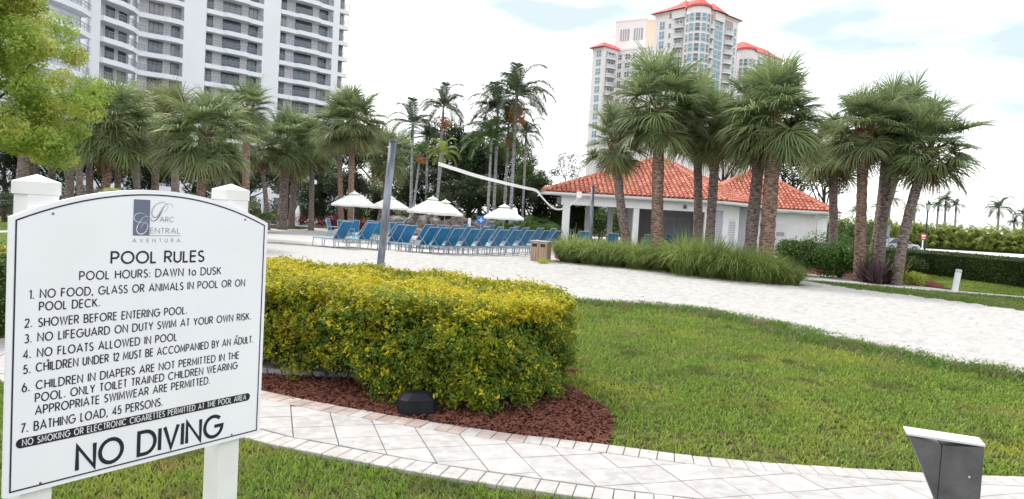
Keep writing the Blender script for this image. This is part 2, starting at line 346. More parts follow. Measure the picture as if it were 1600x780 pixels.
# ------------------------------------------------------------------ paver path
top_px = [(-330,470),(-160,497),(0,527),(120,550),(250,576),(404,615.5),(480,632),(581,651.5),(712,673),(800,686),(900,697.5),(1000,710.5),(1075,720),(1180,729.5),(1272,736.5),(1400,745),(1600,754),(1850,760),(2100,763)]
bot_px = [(-360,560),(-160,583),(0,603),(120,622),(250,652),(400,698),(470,713),(525,724),(590,737),(665,751),(760,766),(853,780),(1000,800),(1200,822),(1400,842),(1600,860),(1900,885)]
top = smooth(poly(top_px)); bot = smooth(poly(bot_px))
def offs(line, d):
    r_ = []
    for i, p in enumerate(line):
        t = (line[min(i+3,len(line)-1)]-line[max(i-3,0)]).normalized(); r_.append(p+Vector((t.y, -t.x))*d)
    return r_
path = thing('paver_path', 'curving pale paver path with a brick border between the lawns', 'path')
path['kind'] = 'structure'; del path['category']
jb = MB(); n0 = len(top); n1 = len(bot); K_ = 60
tt = [top[int(i*(n0-1)/K_)] for i in range(K_+1)]; bb = [bot[int(i*(n1-1)/K_)] for i in range(K_+1)]
jb.add([(p.x,p.y,.018) for p in tt]+[(p.x,p.y,.018) for p in bb], [(i, K_+1+i, K_+2+i, i+1) for i in range(K_)])
jb.build('joint_sand', M['joint'], path)
def brick_row(line, side, z=.045):
    # soldier bricks; walk along by arclength
    acc = 0; marks = [0]
    for i in range(1, len(line)):
        acc += (line[i]-line[i-1]).length
        if acc >= .104: marks.append(i); acc = 0
    inn = offs(line, side*.205)
    for a, b in zip(marks[:-1], marks[1:]):
        p, q, s_, t_ = line[a], line[b], inn[b], inn[a]
        c = (p+q+s_+t_)/4
        if c.y < 2.6 or abs(c.x) > 9: continue
        k = .955; h = z+rnd.uniform(-.0025, .0025)
        quad = [c+(x-c)*k for x in (p, q, s_, t_)]
        quad = [Vector((x.x-c.x, x.y-c.y)) for x in quad]
        if (quad[1]-quad[0]).cross(quad[2]-quad[0]) < 0: quad.reverse()
        m_ = MB(); n = 4
        vs = [(v.x, v.y, 0) for v in quad]+[(v.x, v.y, h-.004-.01) for v in quad]+[(v.x*.95, v.y*.95, h-.01) for v in quad]
        m_.add(vs, [(0,1,5,4),(1,2,6,5),(2,3,7,6),(3,0,4,7),(4,5,9,8),(5,6,10,9),(6,7,11,10),(7,4,8,11),(8,9,10,11)])
        stained = side > 0 and c.x < .15 and rnd.random() < .93
        m_.build('brick', M['brickred'] if stained else M['brick'], path, loc=(c.x, c.y, .01))
brick_row(top, 1); brick_row(bot, -1)
# slabs on a skewed grid measured from the joints
ti = offs(top, .215); bi = offs(bot, -.215)
A0 = gp(643.75, 670.3); A1 = gp(681, 731); B0 = gp(594, 665.6); B1 = gp(400, 667.8)
dv = Vector(xy(A1-A0)).normalized()
du = Vector((dv.y, -dv.x)); 
if du.x < 0: du = -du
def inside_lines(poly_, line, sgn):
    """clip a convex polygon by the nearest edge of a polyline"""
    c = sum(poly_, Vector((0,0)))/len(poly_)
    arr = LN[id(line)]; k = int(np.argmin((arr[:,0]-c.x)**2+(arr[:,1]-c.y)**2)); k = min(max(k,2), len(line)-3)
    a, t = line[k], (line[k+2]-line[k-2]).normalized(); nrm = Vector((t.y, -t.x))*sgn
    outp = []
    for i in range(len(poly_)):
        p, q = poly_[i], poly_[(i+1) % len(poly_)]; dp, dq = (p-a).dot(nrm), (q-a).dot(nrm)
        if dp >= 0: outp.append(p)
        if (dp > 0 > dq) or (dp < 0 < dq): outp.append(p+(q-p)*(dp/(dp-dq)))
    return outp
LN = {id(ti): np.array([xy(p) for p in ti]), id(bi): np.array([xy(p) for p in bi])}
org = Vector(xy(A0)); SZ = .305
sp_u = SZ; sp_v = SZ
for i in range(-34, 40):
    for j in range(-22, 22):
        c0 = org + du*(i*sp_u) + dv*(j*sp_v)
        q = [c0, c0+du*sp_u, c0+du*sp_u+dv*sp_v, c0+dv*sp_v]
        cc = (q[0]+q[2])/2
        if abs(cc.x) > 8.5 or cc.y < 2.3 or cc.y > 11: continue
        q = [cc+(p-cc)*.978 for p in q]
        q = inside_lines(q, ti, 1)
        if len(q) < 3: continue
        q = inside_lines(q, bi, -1)
        if len(q) < 3: continue
        ar = abs(sum(q[k].cross(q[(k+1) % len(q)]) for k in range(len(q))))/2
        if ar < .002: continue
        cc = sum(q, Vector((0,0)))/len(q); q = [p-cc for p in q]
        if sum(q[k].cross(q[(k+1) % len(q)]) for k in range(len(q))) < 0: q.reverse()
        n = len(q); h = .036+rnd.uniform(-.002, .002); m_ = MB()
        vs = [(p.x,p.y,0) for p in q]+[(p.x,p.y,h-.003) for p in q]+[(p.x*.98,p.y*.98,h) for p in q]
        m_.add(vs, [(a, (a+1)%n, n+(a+1)%n, n+a) for a in range(n)]+[(n+a, n+(a+1)%n, 2*n+(a+1)%n, 2*n+a) for a in range(n)]+[tuple(range(2*n, 3*n))])
        m_.build('paver', M['paver2'] if rnd.random() < .35 else M['paver'], path, loc=(cc.x, cc.y, .01))

# ------------------------------------------------------------------ grass, chips
def inpoly(x, y, P):
    r_ = np.zeros(len(x), bool); n = len(P)
    for i in range(n):
        x0, y0 = P[i][0], P[i][1]; x1, y1 = P[(i+1) % n][0], P[(i+1) % n][1]
        if y0 == y1: continue
        c = ((y0 > y) != (y1 > y)) & (x < (x1-x0)*(y-y0)/(y1-y0)+x0); r_ ^= c
    return r_
def scatter(P, dens, jit=0.0):
    P = np.array([(p[0], p[1]) for p in P]); lo = P.min(0); hi = P.max(0)
    n = int((hi[0]-lo[0])*(hi[1]-lo[1])*dens); p = lo+NR.rand(n, 2)*(hi-lo)
    q = p + (NR.randn(n, 2)*jit if jit else 0)
    return p[inpoly(q[:,0], q[:,1], P)]
def blades(name, pts, hgt, wid, mt, z0=.01, lean=.7, kind='stuff', base=None):
    n = len(pts); a = NR.rand(n)*2*PI; h = hgt*(.5+NR.rand(n)); wd = wid*(.7+.6*NR.rand(n))
    if base is not None: h = h*base
    ln = lean*(.3+NR.rand(n)*1.1); ld = NR.rand(n)*2*PI
    sx, sy = np.cos(a)*wd/2, np.sin(a)*wd/2; lx, ly = np.cos(ld)*h*ln, np.sin(ld)*h*ln
    x, y = pts[:,0], pts[:,1]; Z = np.full(n, z0) if np.isscalar(z0) else z0
    V = np.stack([np.stack([x-sx,y-sy,Z],1), np.stack([x+sx,y+sy,Z],1),
                  np.stack([x+sx*.9+lx*.4,y+sy*.9+ly*.4,Z+h*.6],1), np.stack([x-sx*.9+lx*.4,y-sy*.9+ly*.4,Z+h*.6],1),
                  np.stack([x+lx,y+ly,Z+h*.85],1)], 1).reshape(-1, 3)
    b = (np.arange(n)*5)[:,None]
    F = np.concatenate([b+np.array([[0,1,2]]), b+np.array([[0,2,3]]), b+np.array([[3,2,4]])], 1).reshape(-1, 3)
    me = npmesh(name, V, F, mt); o = link(name, me); o['kind'] = kind; return o
# near lawn (in front of the path)
near = [(-5.5, 2.2), (4, 2.2)] + [xy(p) for p in bot[::-12] if p.x < 4.2]
sheet('front_lawn', near, .012, M['soil'])
pn = scatter(near, 5200, .015); v = (pn[:,1] > 2.9) & (pn[:,0] < 1.2) & (pn[:,0] > -4.6); pn = pn[v]
pn = pn[NR.rand(len(pn)) < np.clip(.68+.5*np.sin(pn[:,0]*31+3*np.sin(pn[:,1]*14))*np.sin(pn[:,1]*29+2*np.sin(pn[:,0]*17)), .15, 1)]
tag(blades('front_lawn_grass', pn, .040, .0085, M['grass'], .012), 'short green grass in front of the paver path below the pool rules sign', 'grass')
# right lawn
right_edge = poly([(950,703),(951,680),(955,655),(940,640),(905,617),(870,598)]); 
rl = [xy(p) for p in top if p.x > right_edge[0][0]][::10]
lawnR = right_edge[::-1] + rl + poly([(1900,700),(1850,640)]) + wob_(poly(edge_sand_lawn[::-1]), .10)
sheet('main_lawn', lawnR, .014, M['soil'])
dA = scatter(lawnR, 4200, .03)
keep = np.random.RandomState(3).rand(len(dA)) < np.clip(1.25-(dA[:,1]-5)/11, .42, 1); dA = dA[keep]
vis = np.abs(dA[:,0]) < dA[:,1]*.78+.5; dA = dA[vis]
def tuft(P, a=.62):
    X, Y = P[:,0], P[:,1]; q = np.sin(X*23+3*np.sin(Y*9))*np.sin(Y*21+2.5*np.sin(X*11))+.7*np.sin(X*51+Y*37)*np.sin(Y*47-X*13)+.5*np.sin(X*4.1+Y*2.2)*np.sin(Y*3.7-X*1.9)
    return NR.rand(len(P)) < np.clip(a+.5*q, .10, 1)
dA = dA[tuft(dA)]
sc_d = (1+np.clip((dA[:,1]-6)/9, 0, 1)*.5)*(.75+.55*NR.rand(len(dA))**2)
tag(blades('lawn_grass', dA, .036, .0115, M['grass'], .014, base=sc_d), 'mixed green and yellow lawn grass right of the golden hedge', 'grass')
# ragged runner grass along the sand edge
ed = smooth(poly(edge_sand_lawn), .05); ep = []
for i, p in enumerate(ed):
    t = (ed[min(i+2,len(ed)-1)]-ed[max(i-2,0)]).normalized(); nrm = Vector((t.y, -t.x))
    wob = .25*math.sin(i*.13)+.16*math.sin(i*.37+1)+.1*math.sin(i*.9)
    for k in range(110):
        o_ = rnd.gauss(0.12, .30)+wob*.5
        if o_ < -.5 or math.sin(i*.21+k)*math.sin(i*.083+2)+.45 < abs(o_-.1)*1.2: continue
        q = p+nrm*o_+t*rnd.uniform(-.05, .05); ep.append((q.x, q.y))
ep = np.array(ep)
ep0 = ep
tag(blades('runner_grass', ep, .10, .014, M['grassdk'], .012, lean=1.0), 'darker runner grass spilling over the edge of the sand', 'grass')
db = []
for i, p in enumerate(ed):
    t = (ed[min(i+2,len(ed)-1)]-ed[max(i-2,0)]).normalized(); nrm = Vector((t.y, -t.x)); a_ = max(0, math.sin(i*.06)+math.sin(i*.17+2)*.8)
    for k in range(int(7*a_)+1):
        q = p-nrm*abs(rnd.gauss(0, .30+.25*a_))+t*rnd.uniform(-.1,.1); db.append((q.x, q.y))
db = np.array(db); n = len(db); a = NR.rand(n)*2*PI; ln = .012+NR.rand(n)**2*.05; wd = ln*(.2+.5*NR.rand(n)); x, y = db[:,0], db[:,1]
dx, dy, px_, py_ = np.cos(a)*ln, np.sin(a)*ln, -np.sin(a)*wd, np.cos(a)*wd; Z = np.full(n, .058); zt2 = Z+.015*NR.rand(n)
V = np.stack([np.stack([x-dx,y-dy,Z],1), np.stack([x+px_,y+py_,zt2],1), np.stack([x+dx,y+dy,Z],1), np.stack([x-px_,y-py_,Z],1)],1).reshape(-1,3)
tag(link('sand_litter', npmesh('sand_litter', V, (np.arange(n)*4)[:,None]+np.array([[0,1,2,3]]), M['litter']), kind='stuff'), 'dark scraps of leaf litter scattered on the sand by the lawn edge', 'leaf litter')
rp_ = []
for c in range(46):
    i = rnd.randrange(int(len(ed)*.25), len(ed)-3); t = (ed[i+2]-ed[i-2]).normalized(); nrm = Vector((t.y,-t.x)); c0 = ed[i]-nrm*rnd.uniform(.0,.55); th = math.atan2(t.y,t.x)+rnd.uniform(-.5,.5); ln_ = rnd.uniform(.15,.6)
    for k in range(int(ln_*220)):
        u = rnd.uniform(-ln_, ln_); q = c0+Vector((math.cos(th),math.sin(th)))*u+Vector((rnd.gauss(0,.035), rnd.gauss(0,.035+.02*math.sin(u*9)))); rp_.append((q.x,q.y))
tag(blades('sand_runners', np.array(rp_), .085, .012, M['grassdk'], .02, lean=1.3), 'thin stray grass runners creeping out over the sand', 'grass')
# trodden sand: real dimples and footprints
g_ = .065; gx0, gy0 = -5.0, 7.2; nx_, ny_ = int(25/g_), int(22/g_); hm = np.full((ny_, nx_), .075); r_ = np.random.RandomState(21)
k9 = np.mgrid[-5:6, -5:6]
for i in range(17000):
    cy_, cx_ = r_.randint(6, ny_-6), r_.randint(6, nx_-6); ra, rb, th = r_.uniform(.9,1.5), r_.uniform(1.2,2.6), r_.uniform(0, PI); dp = r_.uniform(.008,.034)*(1 if r_.rand() < .75 else -.7)
    u = (k9[1]*math.cos(th)+k9[0]*math.sin(th))/rb; v = (-k9[1]*math.sin(th)+k9[0]*math.cos(th))/ra; q = u*u+v*v
    hm[cy_-5:cy_+6, cx_-5:cx_+6] -= dp*np.exp(-q)*(1-.35*q)
hm = np.clip(hm, .018, .12); X, Y = np.meshgrid(gx0+np.arange(nx_)*g_, gy0+np.arange(ny_)*g_)
X = X+r_.uniform(-.02,.02,X.shape); Y = Y+r_.uniform(-.02,.02,Y.shape)
okv = inpoly(X.ravel(), Y.ravel(), sandpoly).reshape(X.shape); okf = okv[:-1,:-1] & okv[1:,:-1] & okv[:-1,1:] & okv[1:,1:]
fade = np.ones(X.shape); idx = np.arange(ny_*nx_).reshape(ny_, nx_); F = np.stack([idx[:-1,:-1][okf], idx[:-1,1:][okf], idx[1:,1:][okf], idx[1:,:-1][okf]], 1)
used = np.unique(F); rem = np.zeros(ny_*nx_, int); rem[used] = np.arange(len(used)); V = np.stack([X.ravel(), Y.ravel(), hm.ravel()], 1)[used]
# settle the rim of the sheet onto the flat sand
cnt = np.bincount(rem[F].ravel(), minlength=len(used)); V[cnt < 4, 2] = .006
link('trodden_sand', npmesh('trodden_sand', V, rem[F], M['sand'], True), kind='structure')
# strips on the far right
p1 = scatter(lawn_strip, 420, .08); p1 = p1[p1[:,0] < p1[:,1]*.8]
tag(blades('strip_grass', p1, .06, .02, M['grassdk'], .01, lean=.8), 'narrow strip of grass between the sand and the far walkway', 'grass')
p2 = scatter(lawn_back, 300, .05); p2 = p2[p2[:,0] < p2[:,1]*.8]
tag(blades('back_lawn_grass', p2, .05, .022, M['grass'], .01, lean=.8), 'lawn grass behind the white bollard', 'grass')
# mulch bed
bed = [xy(p) for p in top if -6 < p.x < right_edge[0][0]][::10] + right_edge + [(1.0, 8.6), (-1.5, 9.6), (-6, 9.8)]
sheet('mulch_bed', bed, .020, M['mulchbase'])
cp = scatter(bed, 5200, .02); cp = cp[(cp[:,1] < 8.3) & (cp[:,0] > -3.4)]
n = len(cp); a = NR.rand(n)*2*PI; ln = .012+NR.rand(n)*.022; wd = .003+NR.rand(n)*.004; el_ = (NR.rand(n)-.5)*.9
dx, dy, dz = np.cos(a)*ln*np.cos(el_), np.sin(a)*ln*np.cos(el_), np.sin(el_)*ln; px_, py_ = -np.sin(a)*wd, np.cos(a)*wd
Z = .024+NR.rand(n)*.022; x, y = cp[:,0], cp[:,1]; tw = (NR.rand(n)-.5)*.01
V = np.stack([np.stack([x-dx-px_,y-dy-py_,Z-dz-tw],1), np.stack([x-dx+px_,y-dy+py_,Z-dz+tw],1), np.stack([x+dx+px_,y+dy+py_,Z+dz+tw],1), np.stack([x+dx-px_,y+dy-py_,Z+dz-tw],1)],1).reshape(-1,3)
F = (np.arange(n)*4)[:,None]+np.array([[0,1,2,3]])
tag(link('mulch_chips', npmesh('mulch_chips', V, F, M['chip']), kind='stuff'), 'red brown bark mulch chips around the golden hedge', 'mulch')

# ------------------------------------------------------------------ leaf masses
def leafmass(centers, radii, n, size, seed=0, flat=.8, up=.35, surf=.75, aspect=.5):
    """n leaves spread through ellipsoid clumps; returns V, F"""
    r_ = np.random.RandomState(seed); C = np.array(centers, float); Rr = np.array(radii, float)
    wgt = Rr**2; k = r_.choice(len(C), n, p=wgt/wgt.sum())
    d = r_.randn(n, 3); d /= np.linalg.norm(d, axis=1)[:,None]
    rad = (surf + (1-surf)*r_.rand(n)**.5*1.15) * (1+.12*r_.randn(n)); inner = r_.rand(n) < .3; rad[inner] = r_.rand(inner.sum())
    P = C[k]+d*rad[:,None]*Rr[k][:,None]*np.array([1,1,flat])
    return leaves_at(P, d, size, r_, up, aspect)
def leaves_at(P, d, size, r_, up=.35, aspect=.5):
    n = len(P); nrm = d*.7+r_.randn(n,3)*.6; nrm[:,2] += up; nrm /= np.linalg.norm(nrm,axis=1)[:,None]
    t = r_.randn(n,3); t -= nrm*(t*nrm).sum(1)[:,None]; t /= np.linalg.norm(t,axis=1)[:,None]; b = np.cross(nrm, t)
    s = size*(.6+.8*r_.rand(n))[:,None]
    V = np.stack([P-t*s, P+b*s*aspect-nrm*s*.15, P+t*s, P-b*s*aspect-nrm*s*.15], 1).reshape(-1,3)
    F = (np.arange(n)*4)[:,None]+np.array([[0,1,2,3]]); return V, F

# ------------------------------------------------------------------ golden hedge
hd = thing('golden_hedge', 'large clipped hedge of golden yellow and green leaves in red mulch', 'hedge', (-1.2, 7.6, 0))
HX, HY = -1.2, 7.6
# outline on ground (world) : front edge, right end, back edge, left end
hout = smooth([(-6.5,9.2),(-4.6,8.35),(-3.3,7.55),(-2.4,7.1),(-1.6,6.75),(-.9,6.35),(-.35,6.12),(.15,6.3),(.50,6.8),(.66,7.5),(.45,8.3),(-.4,9.0),(-1.6,9.6),(-3.3,10.0),(-6.5,10.6)], .1)
HT = .93
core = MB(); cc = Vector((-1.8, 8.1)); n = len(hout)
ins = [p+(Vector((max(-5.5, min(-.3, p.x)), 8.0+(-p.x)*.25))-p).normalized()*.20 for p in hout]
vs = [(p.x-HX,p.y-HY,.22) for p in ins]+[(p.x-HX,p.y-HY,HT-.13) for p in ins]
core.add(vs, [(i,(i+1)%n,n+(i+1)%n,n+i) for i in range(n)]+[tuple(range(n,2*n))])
core.build('shade_core', M['hedgecore'], hd)  # solid core, its dark colour stands for shade in the leaf gaps
def hedge_leaves():
    arr = np.array([(p.x, p.y) for p in hout]); seg = np.roll(arr, -1, 0)-arr; sl = np.linalg.norm(seg,axis=1); cum = np.cumsum(sl)
    r_ = np.random.RandomState(5); res = {'hedge': [], 'hedgeg': [], 'hedgetop': []}
    ns = 46000; u = r_.rand(ns)*cum[-1]; k = np.minimum(np.searchsorted(cum, u), len(arr)-1); f = r_.rand(ns)
    p = arr[k]+seg[k]*f[:,None]; nn = np.stack([seg[k][:,1], -seg[k][:,0]],1)/sl[k][:,None]
    ctr = np.array([-1.4, 8.0]); flip = ((p-ctr)*nn).sum(1) < 0; nn[flip] *= -1
    z = r_.rand(ns)**.9*(HT-.0)+.04
    zmin = .10+.08*np.sin(p[:,0]*7)+.08*np.sin(p[:,0]*17+1)+.05*r_.randn(ns)+np.where(p[:,0]<-1.3, .12, 0)
    hole = np.sin(p[:,0]*19+4*np.sin(z*11)+2*np.sin(p[:,0]*5))*np.sin(z*23+3*np.sin(p[:,0]*13)+p[:,1]*6); okk = (z > zmin) & ~((hole > .45) & (z < HT-.1) & (r_.rand(ns) < .82)); p, nn, z = p[okk], nn[okk], z[okk]
    bul = .05*np.sin(p[:,0]*5+z*4)+.035*np.sin(p[:,0]*13+z*9+2)+.035*np.sin(z*14+p[:,1]*9)
    top_r = np.clip((z-HT+.22)/.22, 0, 1)**2*.20; low = np.clip((.3-z)/.3, 0, 1)*.05
    dpt = -r_.rand(len(z))**2*.24+.07*(r_.rand(len(z))<.16)+bul-top_r-low
    side = np.stack([p[:,0]+nn[:,0]*dpt, p[:,1]+nn[:,1]*dpt, z],1); sn = np.stack([nn[:,0], nn[:,1], .25+0*z],1)
    # top
    q = scatter([(a[0],a[1]) for a in arr], 1700); zz = HT+.03*np.sin(q[:,0]*6)+.022*np.sin(q[:,1]*9)+.02*np.sin(q[:,0]*21)*np.sin(q[:,1]*17)+r_.randn(len(q))*.024+.05*(r_.rand(len(q))<.03)-r_.rand(len(q))**3*.1
    topn = np.tile([0,0,1.], (len(q),1))
    P = np.concatenate([side, np.stack([q[:,0],q[:,1],zz],1)]); Nn = np.concatenate([sn, topn]); istop = np.concatenate([z > HT-.13, np.ones(len(q),bool)]); outer = np.concatenate([dpt > -.045, np.zeros(len(q),bool)])
    # greener towards lower right and thin patches
    gx_ = (P[:,0]+1.2)*.38 - (P[:,2]-.5)*.7 + .4*np.sin(P[:,0]*6.1+P[:,2]*7+P[:,1]*3)+.5*r_.randn(len(P))
    tip = r_.rand(len(P)) < np.clip(.62-.16*(P[:,0]+2.2), .28, .85); green = np.where(outer, ~tip, gx_ > .1); topc = istop & (r_.rand(len(P)) < np.clip(.62+.3*np.sin(P[:,0]*2.3+P[:,1]*3),.3,.9)) 
    sel = {'hedgetop': topc | (outer & tip & (r_.rand(len(P)) < .38)), 'hedgeg': green & ~topc, 'hedge': ~green & ~topc}
    sel['hedge'] &= ~sel['hedgetop']
    for key, mk in sel.items():
        Pm, Nm = P[mk], Nn[mk]; rep = 5
        Pm = np.repeat(Pm, rep, 0)+r_.randn(len(Pm)*rep,3)*.016; Nm = np.repeat(Nm, rep, 0)
        Pm[:,2] = np.maximum(Pm[:,2], .03)
        Pm -= np.array([HX, HY, 0])
        V, F = leaves_at(Pm, Nm, .0195, r_, .25, .40); res[key] = (V, F)
    return res
for key, (V, F) in hedge_leaves().items():
    link('leaves', npmesh('leaves', V, F, M[key]), hd, kind='stuff')
tw = MB()
for i in range(520):
    p = hout[rnd.randrange(len(hout))]; t0 = Vector((p.x+rnd.uniform(-.1,.1), p.y+rnd.uniform(0,.3), 0))
    if p.y > 8.4 and p.x > -3: continue
    t0 = t0.lerp(Vector((max(-4, min(-.6, p.x)), 8.0, 0)), .16); q = t0+Vector((rnd.uniform(-.12,.12), rnd.uniform(-.12,.1), rnd.uniform(.15,.5)))
    t0 = t0-Vector((HX,HY,-.02)); q = q-Vector((HX,HY,0))
    tw.tube([t0, (t0+q)/2+Vector((rnd.uniform(-.03,.03),0,0)), q], [.006,.004,.002], 3, cap=False)
tw.build('stems', M['twig'], hd, kind='stuff')

# dark hedge end left of the sign
def box_hedge(name, label, foot, z1, mt, n, size, seed, core=True, z0=0.03):
    cx = sum(p[0] for p in foot)/len(foot); cy = sum(p[1] for p in foot)/len(foot)
    o = thing(name, label, 'hedge', (cx, cy, 0)); P = [(p[0]-cx, p[1]-cy) for p in foot]
    c = MB(); c.prism([(x*.97, y*.9) for x, y in P], z0, z1-.12); 
    c.build('shade_core', M['hedgecore'], o)  # solid block, coloured dark for the shade inside the hedge
    r_ = np.random.RandomState(seed); arr = np.array(P); seg = np.roll(arr,-1,0)-arr; sl = np.linalg.norm(seg,axis=1); cum = np.cumsum(sl)
    per = cum[-1]*(z1-z0); ax = arr.max(0)-arr.min(0); ta = ax[0]*ax[1]*.6; ns = int(n*per/(per+ta))
    u = r_.rand(ns)*cum[-1]; k = np.minimum(np.searchsorted(cum,u),len(arr)-1); p = arr[k]+seg[k]*r_.rand(ns)[:,None]; nn = np.stack([seg[k][:,1],-seg[k][:,0]],1)/sl[k][:,None]
    fl = (p*nn).sum(1) < 0; nn[fl] *= -1; z = z0+r_.rand(ns)*(z1-z0); d = -r_.rand(ns)**2*.15+.06*np.sin(p[:,0]*3+z*5)
    A = np.stack([p[:,0]+nn[:,0]*d, p[:,1]+nn[:,1]*d, z],1); q = scatter(P, (n-ns)/max(ta,.1)*.6); B = np.stack([q[:,0],q[:,1],z1+r_.randn(len(q))*.03],1)
    Pm = np.concatenate([A,B]); Nm = np.concatenate([np.stack([nn[:,0],nn[:,1],0*z+.2],1), np.tile([0,0,1.],(len(q),1))])
    V, F = leaves_at(Pm, Nm, size, r_, .3, .5); link('leaves', npmesh('leaves', V, F, mt), o, kind='stuff'); return o

# ------------------------------------------------------------------ stroke lettering
def arc(cx, cy, rx, ry, a0, a1, n=14): return [(cx+rx*math.cos(math.radians(a0+(a1-a0)*i/n)), cy+ry*math.sin(math.radians(a0+(a1-a0)*i/n))) for i in range(n+1)]
G = {
 'A': (.86, [[(0,0),(.43,1),(.86,0)], [(.14,.32),(.72,.32)]]),
 'B': (.62, [[(0,0),(0,1),(.30,1)]+arc(.30,.76,.25,.24,90,-90,8)+[(.30,.52),(0,.52)], [(.30,.52)]+arc(.34,.26,.28,.26,90,-90,8)+[(0,0)]]),
 'C': (.92, [arc(.5,.5,.5,.5,45,315,18)]),
 'D': (.80, [[(0,0),(0,1),(.32,1)]+arc(.32,.5,.48,.5,90,-90,14)+[(0,0)]]),
 'E': (.52, [[(.52,1),(0,1),(0,0),(.52,0)], [(0,.53),(.5,.53)]]),
 'F': (.50, [[(.5,1),(0,1),(0,0)], [(0,.53),(.46,.53)]]),
 'G': (1.0, [arc(.5,.5,.5,.5,45,360,20)+[(.55,.5)]]),
 'H': (.70, [[(0,0),(0,1)], [(.7,0),(.7,1)], [(0,.53),(.7,.53)]]),
 'I': (0.0, [[(0,0),(0,1)]]),
 'J': (.45, [[(.45,1),(.45,.23)]+arc(.225,.23,.225,.23,0,-170,8)]),
 'K': (.66, [[(0,0),(0,1)], [(.6,1),(.02,.42)], [(.2,.6),(.66,0)]]),
 'L': (.42, [[(0,1),(0,0),(.42,0)]]),
 'M': (.88, [[(0,0),(.08,1),(.44,.2),(.80,1),(.88,0)]]),
 'N': (.74, [[(0,0),(0,1),(.74,0),(.74,1)]]),
 'O': (1.0, [arc(.5,.5,.5,.5,0,360,24)]),
 'P': (.58, [[(0,0),(0,1),(.3,1)]+arc(.3,.73,.28,.27,90,-90,8)+[(0,.46)]]),
 'Q': (1.0, [arc(.5,.5,.5,.5,0,360,24), [(.6,.3),(.95,-.05)]]),
 'R': (.60, [[(0,0),(0,1),(.3,1)]+arc(.3,.74,.27,.26,90,-90,8)+[(0,.48)], [(.26,.48),(.60,0)]]),
 'S': (.52, [arc(.26,.75,.24,.25,35,215,10)+[(.13,.58),(.40,.42)]+arc(.26,.26,.26,.26,30,-150,10)]),
 'T': (.50, [[(0,1),(.5,1)], [(.25,1),(.25,0)]]),
 'U': (.62, [[(0,1),(0,.31)]+arc(.31,.31,.31,.31,180,360,12)+[(.62,1)]]),
 'V': (.70, [[(0,1),(.35,0),(.70,1)]]),
 'W': (1.04, [[(0,1),(.26,0),(.52,1),(.78,0),(1.04,1)]]),
 'X': (.66, [[(0,0),(.66,1)], [(0,1),(.66,0)]]),
 'Y': (.64, [[(0,1),(.32,.45),(.64,1)], [(.32,.45),(.32,0)]]),
 'Z': (.56, [[(0,1),(.56,1),(0,0),(.56,0)]]),
 '1': (.20, [[(0,.86),(.2,1),(.2,0)]]),
 '2': (.52, [arc(.26,.73,.26,.27,165,-25,10)+[(0,0),(.54,0)]]),
 '3': (.52, [arc(.25,.75,.23,.25,140,-80,10), arc(.25,.27,.27,.27,85,-145,11)]),
 '4': (.60, [[(.46,0),(.46,1),(0,.27),(.62,.27)]]),
 '5': (.54, [[(.48,1),(.14,1),(.06,.55)]+arc(.26,.32,.28,.32,110,-150,11)]),
 '6': (.58, [arc(.29,.30,.29,.30,0,360,16), [(.33,1),(.03,.42)]]),
 '7': (.50, [[(0,1),(.52,1),(.12,0)]]),
 '.': (.10, [[(.05,0),(.05,.13)]]), ',': (.10, [[(.08,.10),(0,-.16)]]), ':': (.06, [[(.03,0),(.03,.13)], [(.03,.48),(.03,.61)]]),
 't': (.26, [[(.13,.95),(.13,0)], [(0,.66),(.27,.66)]]), 'o': (.62, [arc(.31,.33,.31,.33,0,360,18)]),
 ' ': (.30, []),
}
def ribbon(mb, pts, wd, Mt):
    P = [Vector(p) for p in pts]; P2 = [P[0]]
    for p in P[1:]:
        if (p-P2[-1]).length > 1e-4: P2.append(p)
    P = P2; n = len(P); closed = (P[0]-P[-1]).length < 1e-3
    if n < 2: return
    vs = []
    for i in range(n):
        if closed: a, b = P[(i-1) % (n-1)], P[(i+1) % (n-1)]
        else: a, b = P[max(i-1,0)], P[min(i+1,n-1)]
        d1 = (P[i]-a).normalized() if (P[i]-a).length > 1e-6 else None; d2 = (b-P[i]).normalized() if (b-P[i]).length > 1e-6 else None
        d1 = d1 or d2; d2 = d2 or d1
        n1 = Vector((-d1.y, d1.x)); n2 = Vector((-d2.y, d2.x)); m_ = (n1+n2)
        m_ = m_.normalized() if m_.length > 1e-3 else n1; c = max(.45, m_.dot(n1)); o_ = m_*(wd/2/c)
        ext = Vector((0,0))
        if not closed and i == 0: ext = -d2*wd*.0
        vs += [P[i]+o_+ext, P[i]-o_+ext]
    mb.add([Mt(v.x, v.y) for v in vs], [(2*i, 2*i+1, 2*i+3, 2*i+2) for i in range(n-1)])
def text_w(t, gap): return sum(G[c][0]+gap for c in t)-gap
def put_text(name, m, t, u0, u1, v, h, wt, place, gap=.2):
    """fit text between u0 and u1, one mesh per word"""
    wn_ = text_w(t, gap); k = (u1-u0)/wn_; x = 0; mb = MB()
    for c in t+' ':
        if c == ' ' and mb.v: mb.build(name, M[m], SB); mb = MB()
        for st in G[c][1]:
            ribbon(mb, [(u0+(x+px)*k, v+py*h) for px, py in st], wt*h, place)
        x += G[c][0]+gap

